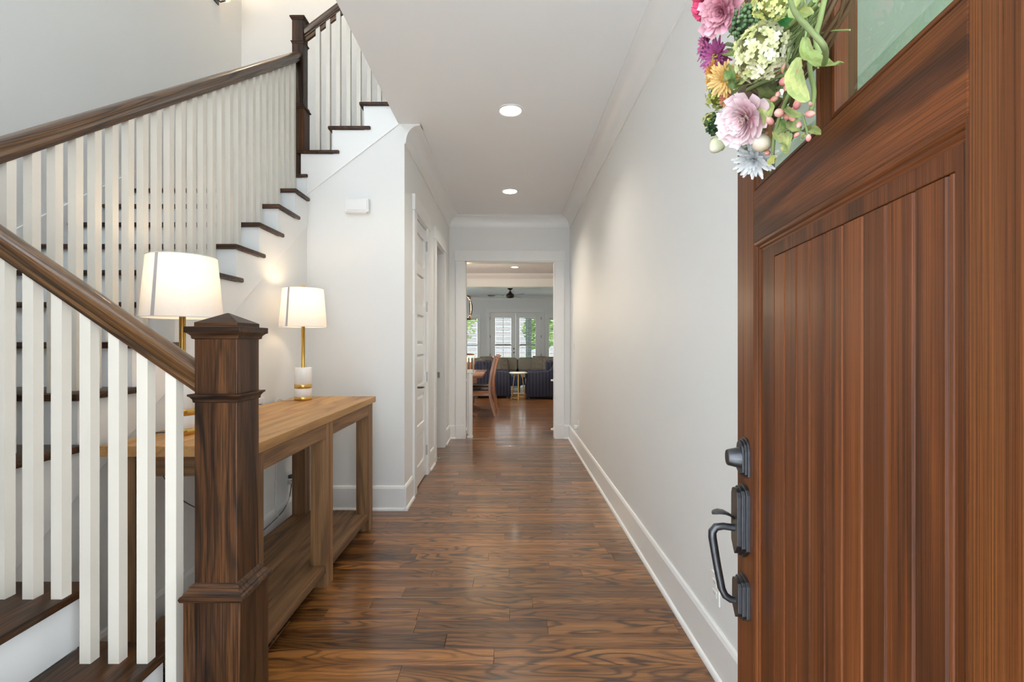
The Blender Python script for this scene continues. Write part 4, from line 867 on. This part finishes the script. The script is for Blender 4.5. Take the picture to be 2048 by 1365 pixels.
for i in range(18):
    q = random.Random(500+i); x0, y0 = q.uniform(1455, 1640), q.uniform(20, 270); an = q.uniform(0, 6.28); ln = q.uniform(14, 26); o0 = q.uniform(0.025, 0.045); g_ = q.uniform(0.5, 1.0)
    if 1475 < x0 < 1560 and 55 < y0 < 155: continue
    lf([(x0, y0, o0), (x0+ln*math.cos(an), y0+ln*math.sin(an), o0+0.012), (x0+2*ln*math.cos(an+0.3), y0+2*ln*math.sin(an+0.3), o0)], q.uniform(0.010, 0.02), (0.30*g_, 0.38*g_, 0.12*g_), (0.46*g_, 0.52*g_, 0.18*g_), (-0.8, -0.5, 0.1))
lf([(1612, 270, 0.045), (1606, 274, 0.045), (1602, 280, 0.045)], 0.010, GO, GY, (-0.8, -0.5, 0.1))

# ---------------------------------------------------------------- far room: glazed wall
WZ0, WZ1 = 0.45, 2.23
holes = [(-1.60, -1.16, 0.45, 2.26), (-0.724, 1.185, 0.0, 2.44), (1.43, 1.87, 0.45, 2.26), (-3.2, -2.2, 0.45, 2.26), (2.3, 3.3, 0.45, 2.26)]  # last pair: windows added out of view to let in more daylight
b = B(); xs = sorted({FX0, FX1, *[h[0] for h in holes], *[h[1] for h in holes]})
for xa, xb_ in zip(xs, xs[1:]):
    hh = [h for h in holes if h[0] <= xa and xb_ <= h[1]]
    if hh:
        if hh[0][2] > 0: b.box(xa, xb_, YFAR, YFAR+0.14, 0, hh[0][2])
        b.box(xa, xb_, YFAR, YFAR+0.14, hh[0][3], ZC)
    else: b.box(xa, xb_, YFAR, YFAR+0.14, 0, ZC)
struct('wall_far', b, 'wall', 'far wall of the living room with French doors and windows', 'wall')
def blind(x0, x1, z0, z1, y, t):
    b = B(); z = z0+0.02
    while z < z1-0.02:
        b.prism([(y, z+0.016), (y+0.001, z+0.0175), (y+0.032, z-0.016), (y+0.031, z-0.0175)], 'x', x0, x1); z += 0.062
    b.box(x0, x1, y, y+0.04, z1-0.035, z1)
    obj('blind_slats', b, 'slats', t, kind='stuff')
for i, (x0, x1, lb) in enumerate(((-0.724, 0.2305, 'left French door with blinds in the far wall'), (0.2305, 1.185, 'right French door with blinds in the far wall'))):
    t = thing('door_%d' % (3+i), ((x0+x1)/2, YFAR, 0), lb, 'door', kind='structure'); g0, g1 = (x0+0.20, x1-0.175) if i == 0 else (x0+0.145, x1-0.225)
    for a, c in ((x0+0.001, g0), (g1, x1-0.001)): obj('stile', box1(a, c, YFAR+0.01, YFAR+0.055, 0, 2.439), 'trim', t, 0.004)
    obj('rail', box1(g0, g1, YFAR+0.01, YFAR+0.055, 2.23, 2.439), 'trim', t, 0.004); obj('rail', box1(g0, g1, YFAR+0.01, YFAR+0.055, 0, 0.30), 'trim', t, 0.004)
    obj('glass_pane', box1(g0, g1, YFAR+0.028, YFAR+0.034, 0.30, 2.23), 'cglass', t)
    obj('muntin', box1(g0, g1, YFAR+0.012, YFAR+0.05, 1.20, 1.26), 'trim', t); obj('muntin', box1((g0+g1)/2-0.012, (g0+g1)/2+0.012, YFAR+0.036, YFAR+0.05, 0.30, 2.23), 'trim', t)
    blind(g0+0.005, g1-0.005, 0.32, 2.22, YFAR-0.032, t)
    if i == 0:
        for zz in (0.96, 1.10):
            b = B(); b.disc_y(x1-0.07, zz, [(0.028, YFAR+0.01), (0.028, YFAR), (0.012, YFAR-0.005), (0.012, YFAR-0.03), (0.026, YFAR-0.035), (0.024, YFAR-0.06)], 14); obj('knob', b, 'bronze', t, smooth=40)
    xh = x0+0.004 if i == 0 else x1-0.004
    for zz in (0.25, 0.87, 1.55, 2.22): obj('hinge', box1(xh-0.014, xh+0.014, YFAR-0.006, YFAR+0.012, zz-0.05, zz+0.05), 'bronze', t)
for i, (x0, x1, z0, z1) in enumerate([holes[0], holes[2], holes[3], holes[4]]):
    t = thing('window_%d' % (i+1), ((x0+x1)/2, YFAR, z0), ('left sidelight window with blinds beside the French doors', 'right sidelight window with blinds beside the French doors', 'unseen window added for daylight at the left end of the far wall', 'unseen window added for daylight at the right end of the far wall')[i], 'window', kind='structure')
    for q in ((x0, x0+0.04, z0, z1), (x1-0.04, x1, z0, z1), (x0+0.04, x1-0.04, z0, z0+0.05), (x0+0.04, x1-0.04, z1-0.04, z1), (x0+0.04, x1-0.04, 1.20, 1.26)): obj('sash', box1(q[0], q[1], YFAR+0.02, YFAR+0.06, q[2], q[3]), 'trim', t)
    obj('glass_pane', box1(x0+0.03, x1-0.03, YFAR+0.04, YFAR+0.045, z0+0.03, z1-0.03), 'cglass', t)
    obj('sill', box1(x0-0.08, x1+0.08, YFAR-0.05, YFAR+0.02, z0-0.03, z0), 'trim', t, 0.003)
    for a in (x0-0.09, x1): obj('side_casing', box1(a, a+0.09, YFAR-0.02, YFAR, z0, z1+0.0), 'trim', t, 0.002)
    obj('head_casing', box1(x0-0.10, x1+0.10, YFAR-0.026, YFAR, z1, z1+0.13), 'trim', t, 0.002)
    blind(x0+0.045, x1-0.045, z0+0.02, z1-0.04, YFAR-0.016, t)
t = thing('trim_casing', (0.23, YFAR, 0), 'white casing around the French doors', 'door casing', kind='structure')
for a in (-0.824, 1.185): obj('side_casing', box1(a, a+0.10, YFAR-0.02, YFAR, 0, 2.44), 'trim', t, 0.002)
obj('head_casing', box1(-0.84, 1.30, YFAR-0.028, YFAR, 2.44, 2.58), 'trim', t, 0.002)
# outside the French doors: porch, columns, lawn, trees
struct('floor', box1(-6, 6, YFAR+0.14, YFAR+3.2, -0.12, -0.03), 'concrete', 'rear porch slab beyond the French doors', 'porch')
struct('ground', box1(-30, 30, YFAR+3.2, YFAR+40, -0.5, -0.3), 'lawn', 'green lawn behind the house', 'lawn')
for x, lb in ((0.82, 'grey porch column seen through the right French door'), (-3.0, 'grey porch column behind the left far window'), (4.6, 'grey porch column at the far right of the porch')):
    b = B(); b.sq(x, YFAR+2.9, [(0.16, -0.03), (0.16, 0.12), (0.12, 0.14), (0.12, 2.75), (0.16, 2.77), (0.16, 2.9)]); tag(obj('porch_column', b, 'column'), lb, 'column', 'porch columns')
b = B(); b.box(-6, 6, YFAR+2.75, YFAR+3.05, 2.9, 3.2); b.box(-6, 6, YFAR+0.14, YFAR+3.3, 3.2, 3.3); struct('trim_porch_roof', b, 'column', 'porch roof over the rear doors', 'porch roof')
def tree(x, y, h, r, label, seed):
    rr = random.Random(seed); t = thing('tree', (x, y, -0.3), label, 'tree', 'trees behind the house')
    b = B(); b.tube([(x, y, -0.3), (x+0.1, y, h*0.4), (x, y+0.1, h*0.8)], [0.16, 0.12, 0.05], 8); obj('trunk', b, 'bark', t, smooth=60)
    b = B()
    for i in range(900):
        d_ = Vector((rr.gauss(0, 1), rr.gauss(0, 1), rr.gauss(0, 1))).normalized()*r*rr.random()**0.4; p = Vector((x, y, h*0.62))+Vector((d_.x, d_.y, d_.z*h*0.42/r)); u, v, n = frame((rr.uniform(-1, 1), rr.uniform(-1, 1), rr.uniform(-0.2, 1))); q = rr.uniform(0.12, 0.26)
        b.face([p-u*q, p-v*q*0.5+n*0.04, p+u*q, p+v*q*0.5+n*0.04])
    obj('foliage', b, 'foliage', t)
for i, a in enumerate(((-3.6, 31, 5.0, 1.6, 'rounded green tree at the left behind the house'), (2.9, 28, 5.0, 1.5, 'leafy green tree behind the right window'), (2.1, 33, 3.6, 1.2, 'small green tree far behind the right French door'), (-6.5, 38, 3.2, 1.5, 'low bushy tree far behind the left window'))): tree(*a, 60+i)

# ---------------------------------------------------------------- dining furniture
def box_beam(b, pts, w, h, side=(0, 1, 0)):
    b.loft([[Vector(p)+Vector(side)*sw*w/2+Vector(n)*sn*h/2 for sw, sn in ((-1, -1), (1, -1), (1, 1), (-1, 1))] for p, n in pts])
def dining_chair(label):
    t = thing('dining_chair', (0, 0, 0), label, 'chair', 'cherry dining chairs', local=True)
    for s in (-1, 1):
        P = [(0.315, 0.0), (0.265, 0.16), (0.225, 0.32), (0.21, 0.45), (0.215, 0.62), (0.245, 0.82), (0.290, 1.0), (0.315, 1.09)]
        b = B(); box_beam(b, [((x, s*0.215, z), (1, 0, 0)) for x, z in P], 0.030, 0.045); obj('back_post', b, 'cherry_z', t, 0.003)
        b = B(); box_beam(b, [((-0.21, s*0.20, 0), (1, 0, 0)), ((-0.21, s*0.205, 0.42), (1, 0, 0))], 0.04, 0.04); obj('leg', b, 'cherry_z', t, 0.003)
        obj('side_rail', box1(-0.20, 0.20, s*0.205-0.011, s*0.205+0.011, 0.375, 0.43), 'cherry_x', t)
    obj('front_rail', box1(-0.222, -0.198, -0.19, 0.19, 0.375, 0.43), 'cherry_x', t)
    b = B(); b.pad(-0.25, 0.215, -0.235, 0.235, 0.43, 0.462, 0.012, 2); obj('seat', b, 'cherry_x', t, smooth=40)
    b = B(); b.pad(-0.23, 0.195, -0.20, 0.20, 0.462, 0.485, 0.010, 2); obj('seat_pad', b, 'leather', t, smooth=40)
    b = B(); box_beam(b, [((0.300+0.025*(1-(k/4)**2), k*0.0575, 1.055+0.02*(1-(k/4)**2)), (0.3, 0, 0.95)) for k in (-4, -3, -2, -1, 0, 1, 2, 3, 4)], 0.085, 0.024, (0.95, 0, -0.3)); obj('crest_rail', b, 'cherry_x', t, smooth=40)
    b = B(); box_beam(b, [((0.216, -0.2, 0.60), (0, 0, 1)), ((0.216, 0.2, 0.60), (0, 0, 1))], 0.02, 0.05, (1, 0, 0)); obj('lower_rail', b, 'cherry_x', t)
    for k in range(5):
        y = -0.14+0.07*k; b = B(); box_beam(b, [((0.218, y, 0.62), (1, 0, 0)), ((0.236, y, 0.75), (1, 0, 0)), ((0.262, y, 0.90), (1, 0, 0)), ((0.305, y, 1.03), (1, 0, 0))], 0.034, 0.012); obj('back_slat', b, 'cherry_z', t)
    return t
ch = dining_chair('nearest cherry dining chair at the table seen in profile'); ch.location = (-0.565, 8.81, 0)
dup(ch, (-0.53, 9.58, 0), 'second cherry dining chair along the near side of the table')
dup(ch, (-1.0, 10.35, 0), 'cherry dining chair at the far head of the table', PI/2)
t = thing('dining_table', (-1.0, 9.05, 0), 'cherry dining table with thick top at the left beyond the opening', 'table')
b = B(); b.pad(-1.55, -0.462, 8.15, 9.93, 0.725, 0.765, 0.006, 2); obj('table_top', b, 'cherry_x', t, smooth=40)
for q in ((-1.45, -0.56, 8.25, 8.275), (-1.45, -0.56, 9.80, 9.825), (-1.45, -1.425, 8.275, 9.80), (-0.585, -0.56, 8.275, 9.80)): obj('apron', box1(*q, 0.63, 0.725), 'cherry_x', t)
for y in (8.65, 9.45):
    b = B(); b.sq(-1.0, y, [(0.08, 0.08), (0.055, 0.2), (0.045, 0.45), (0.09, 0.63)]); obj('pedestal', b, 'cherry_z', t)
    b = B(); b.sweep([(-1.42, y, 0), (-1.3, y, 0.04), (-1.0, y, 0.08), (-0.7, y, 0.04), (-0.58, y, 0)], [(-0.035, 0), (0.035, 0), (0.035, 0.05), (-0.035, 0.05)], (0, 1, 0)); obj('foot', b, 'cherry_x', t)
# lantern chandelier
t = thing('chandelier', (-0.98, 9.05, 1.74), 'bronze lantern chandelier of interlaced oval bands above the dining table', 'chandelier')
cx, cy = -0.98, 9.05; rl = 0.285
for zz, r_ in ((1.76, rl*0.86), (2.18, rl*0.86)):
    b = B(); b.tube([(cx+r_*math.cos(a*PI/20), cy+r_*math.sin(a*PI/20), zz) for a in range(40)], 0.010, 6, True); obj('ring', b, 'fanm', t, smooth=60)
for k in range(8):
    b = B(); b.tube([(cx+rl*(0.86+0.14*math.cos(g)**2)*math.cos(k*PI/4+0.52*math.cos(g)), cy+rl*(0.86+0.14*math.cos(g)**2)*math.sin(k*PI/4+0.52*math.cos(g)), 1.97+0.215*math.sin(g)) for g in [i*2*PI/28 for i in range(28)]], 0.007, 6, True); obj('oval_band', b, 'fanm', t, smooth=60)
b = B(); b.tube([(cx, cy, 1.90), (cx, cy, ZC-0.03)], 0.008, 8); obj('downrod', b, 'fanm', t); b = B(); b.lathe(cx, cy, [(0.065, ZC), (0.06, ZC-0.03), (0.02, ZC-0.035)], 20); obj('canopy', b, 'fanm', t, smooth=50)
for k in range(5):
    a = k*2*PI/5; px, py = cx+0.15*math.cos(a), cy+0.15*math.sin(a)
    b = B(); b.tube([(cx, cy, 1.91), (cx+0.08*math.cos(a), cy+0.08*math.sin(a), 1.87), (px, py, 1.89)], 0.006, 6); ar = obj('arm', b, 'fanm', t, smooth=60)
    b = B(); b.lathe(px, py, [(0.012, 1.885), (0.012, 1.96)], 10); obj('candle', b, 'marble', ar)
    b = B(); b.ball((px, py, 1.995), 0.017, 2, (1, 1, 1.9)); obj('bulb', b, 'bulb', ar, smooth=60)
L = bpy.data.lights.new('chandelier_light', 'POINT'); L.energy = 70; L.color = (1, 0.78, 0.52); L.shadow_soft_size = 0.15; lo = bpy.data.objects.new('chandelier_light', L); C.objects.link(lo); lo.parent = t; lo.location = (0, 0, 0.26)

# ---------------------------------------------------------------- living room furniture
t = thing('ceiling_fan', (0.02, 15.1, 2.70), 'bronze three-blade ceiling fan in the living room', 'ceiling fan')
fx, fy = 0.02, 15.1
b = B(); b.lathe(fx, fy, [(0.09, ZC), (0.085, ZC-0.04), (0.03, ZC-0.09)], 20); obj('canopy', b, 'fanm', t, smooth=50)
b = B(); b.lathe(fx, fy, [(0.014, ZC-0.08), (0.014, 2.90)], 10); obj('downrod', b, 'fanm', t, smooth=50)
b = B(); b.lathe(fx, fy, [(0.03, 2.93), (0.05, 2.88), (0.11, 2.84), (0.125, 2.80), (0.125, 2.75), (0.10, 2.72), (0.02, 2.71)], 24); obj('motor', b, 'fanm', t, smooth=50)
for a in (PI+0.06, PI/3+0.06, -PI/3+0.06):
    u = Vector((math.cos(a), math.sin(a), 0)); v = Vector((-u.y, u.x, 0)); b = B(); rows = []
    for rr_, w in ((0.10, 0.07), (0.16, 0.10), (0.35, 0.135), (0.60, 0.13), (0.70, 0.10)):
        p = Vector((fx, fy, 2.785))+u*rr_; rows.append([p-v*w/2+Vector((0, 0, -w*0.10)), p+v*w/2+Vector((0, 0, w*0.10)), p+v*w/2+Vector((0, 0, w*0.10+0.008)), p-v*w/2+Vector((0, 0, -w*0.10+0.008))])
    b.loft(rows); obj('blade', b, 'blade', t)
def club(x0, x1, y0, y1, s, label):
    """side-on club chair; s=+1: back at low x, facing +x"""
    t = thing('club_chair', ((x0+x1)/2, (y0+y1)/2, 0), label, 'armchair', 'navy striped club chairs')
    X = (lambda u: x0+u) if s > 0 else (lambda u: x1-u)
    def pd(u0, u1, ya, yb, z0, z1, r): b = B(); a, c = sorted((X(u0), X(u1))); b.pad(a, c, ya, yb, z0, z1, r, 3); return b
    D = x1-x0
    b = B(); P = [(0.02, 0.05), (0.0, 0.45), (0.0, 0.80), (0.04, 0.86), (0.16, 0.87), (0.22, 0.83), (0.27, 0.72), (0.35, 0.66), (D-0.06, 0.645), (D, 0.60), (D, 0.05)]
    for ya in (y0, y1-0.15):
        b = B(); b.prism([(X(u), z) for u, z in P], 'y', ya, ya+0.15); obj('side', b, 'stripe', t, 0.03, 50)
    obj('back', pd(0.0, 0.22, y0+0.14, y1-0.14, 0.05, 0.87, 0.05), 'stripe', t, smooth=50)
    obj('seat_base', pd(0.2, D-0.01, y0+0.14, y1-0.14, 0.05, 0.30, 0.02), 'stripe', t, smooth=50)
    obj('seat_cushion', pd(0.22, D, y0+0.155, y1-0.155, 0.30, 0.46, 0.04), 'greyfab', t, smooth=50)
    obj('back_cushion', pd(0.20, 0.38, y0+0.155, y1-0.155, 0.44, 0.90, 0.06), 'stripe', t, smooth=50)
    for u in (0.08, D-0.08):
        for ya in (y0+0.08, y1-0.08): b = B(); b.lathe(X(u), ya, [(0.02, 0), (0.028, 0.06)], 10); obj('foot', b, 'blade', t)
    return t
club(-0.83, 0.03, 11.45, 12.25, 1, 'left navy pinstripe club chair facing the side table')
club(0.385, 1.25, 11.25, 12.05, -1, 'right navy pinstripe club chair facing the side table')
t = thing('side_table', (0.205, 11.2, 0), 'small round side table with three thin gold legs between club chairs', 'side table')
b = B(); b.lathe(0.205, 11.22, [(0.205, 0.610), (0.21, 0.615), (0.21, 0.628), (0.205, 0.632)], 32); obj('table_top', b, 'marble', t, smooth=50)
for a in (0.5, 0.5+2*PI/3, 0.5+4*PI/3):
    b = B(); b.tube([(0.205+0.10*math.cos(a), 11.22+0.10*math.sin(a), 0.61), (0.205+0.18*math.cos(a), 11.22+0.18*math.sin(a), 0.0)], 0.011, 8); obj('leg', b, 'brass', t, smooth=60)
b = B(); b.tube([(0.205+0.172*math.cos(a*PI/16), 11.22+0.172*math.sin(a*PI/16), 0.05) for a in range(32)], 0.006, 6, True); obj('foot_ring', b, 'brass', t, smooth=60)
t = thing('ottoman', (0.03, 12.9, 0.012), 'blue upholstered ottoman behind the round side table', 'ottoman')
b = B(); b.pad(-0.25, 0.31, 12.6, 13.15, 0.19, 0.46, 0.03); obj('cushion', b, 'blue', t, smooth=50)
for x in (-0.2, 0.26):
    for y in (12.66, 13.09): b = B(); b.sq(x, y, [(0.012, 0.012), (0.022, 0.19)]); obj('leg', b, 'blade', t)
tag(obj('rug', box1(-1.6, 2.0, 12.45, 14.0, 0, 0.012), 'rug', bev=0.003), 'pale rug in front of the living room sofa', 'rug')
t = thing('sofa', (0.2, 14.6, 0), 'long taupe sofa with navy striped base below the French doors', 'sofa')
obj('base', box1(-1.55, 2.05, 14.10, 15.0, 0.08, 0.30), 'stripe', t, 0.02); b = B(); b.pad(-1.55, 2.05, 14.85, 15.08, 0.08, 0.80, 0.05); obj('back', b, 'stripe', t, smooth=50)
for a in (-1.65, 2.15):
    for y in (14.12, 14.98): b = B(); b.sq(a, y, [(0.02, 0), (0.03, 0.085)]); obj('leg', b, 'blade', t)
for a, c in ((-1.75, -1.55), (2.05, 2.25)): b = B(); b.pad(a, c, 14.05, 15.05, 0.08, 0.64, 0.05); obj('arm', b, 'stripe', t, smooth=50)
for a, c in ((-1.55, -0.65), (-0.65, 0.245), (0.245, 1.14), (1.14, 2.05)):
    b = B(); b.pad(a+0.004, c-0.004, 14.05, 14.75, 0.30, 0.475, 0.05); obj('seat_cushion', b, 'greyfab', t, smooth=50)
    b = B(); b.pad(a+0.004, c-0.004, 14.62, 14.88, 0.465, 0.86, 0.08); obj('back_cushion', b, 'greyfab', t, smooth=50)
def pillow(c, w, rx, rz, mat, label):
    t = B(); n = 9; G = []
    for sgn in (1, -1):
        G.append([[None]*n for _ in range(n)])
        for i in range(n):
            for j in range(n):
                u, v = -1+2*i/(n-1), -1+2*j/(n-1); th = 0.30*math.sqrt(max(0, (1-u**4)*(1-v**4)))*w*0.5; q = 1-0.06*(u*u*v*v)
                G[-1][i][j] = t.bm.verts.new((u*w/2*q, sgn*th, v*w/2*q))
        for i in range(n-1):
            for j in range(n-1): t.bm.faces.new([G[-1][i][j], G[-1][i+1][j], G[-1][i+1][j+1], G[-1][i][j+1]])
    bmesh.ops.remove_doubles(t.bm, verts=t.bm.verts[:], dist=0.0005)
    o = tag(obj('pillow', t, mat, smooth=70), label, 'pillow'); o.location = c; o.rotation_euler = (rx, 0, rz); return o
pillow((-0.66, 14.45, 0.69), 0.46, -0.25, 0.25, 'pillow', 'patterned pillow at the left of the taupe sofa')
pillow((-0.20, 14.36, 0.67), 0.42, -0.3, 0.5, 'pillow', 'patterned pillow just right of the dining chair back')
pillow((0.88, 14.46, 0.70), 0.46, -0.25, -0.4, 'pillow', 'patterned pillow at the middle right of the sofa')
pillow((1.22, 14.24, 0.69), 0.46, -0.3, -0.1, 'pillow', 'patterned pillow beside the tan one on the sofa')
pillow((1.72, 14.36, 0.70), 0.46, -0.3, -0.2, 'tan', 'tan pillow at the right of the sofa')
for k, n_ in list(BASE.items()): pass
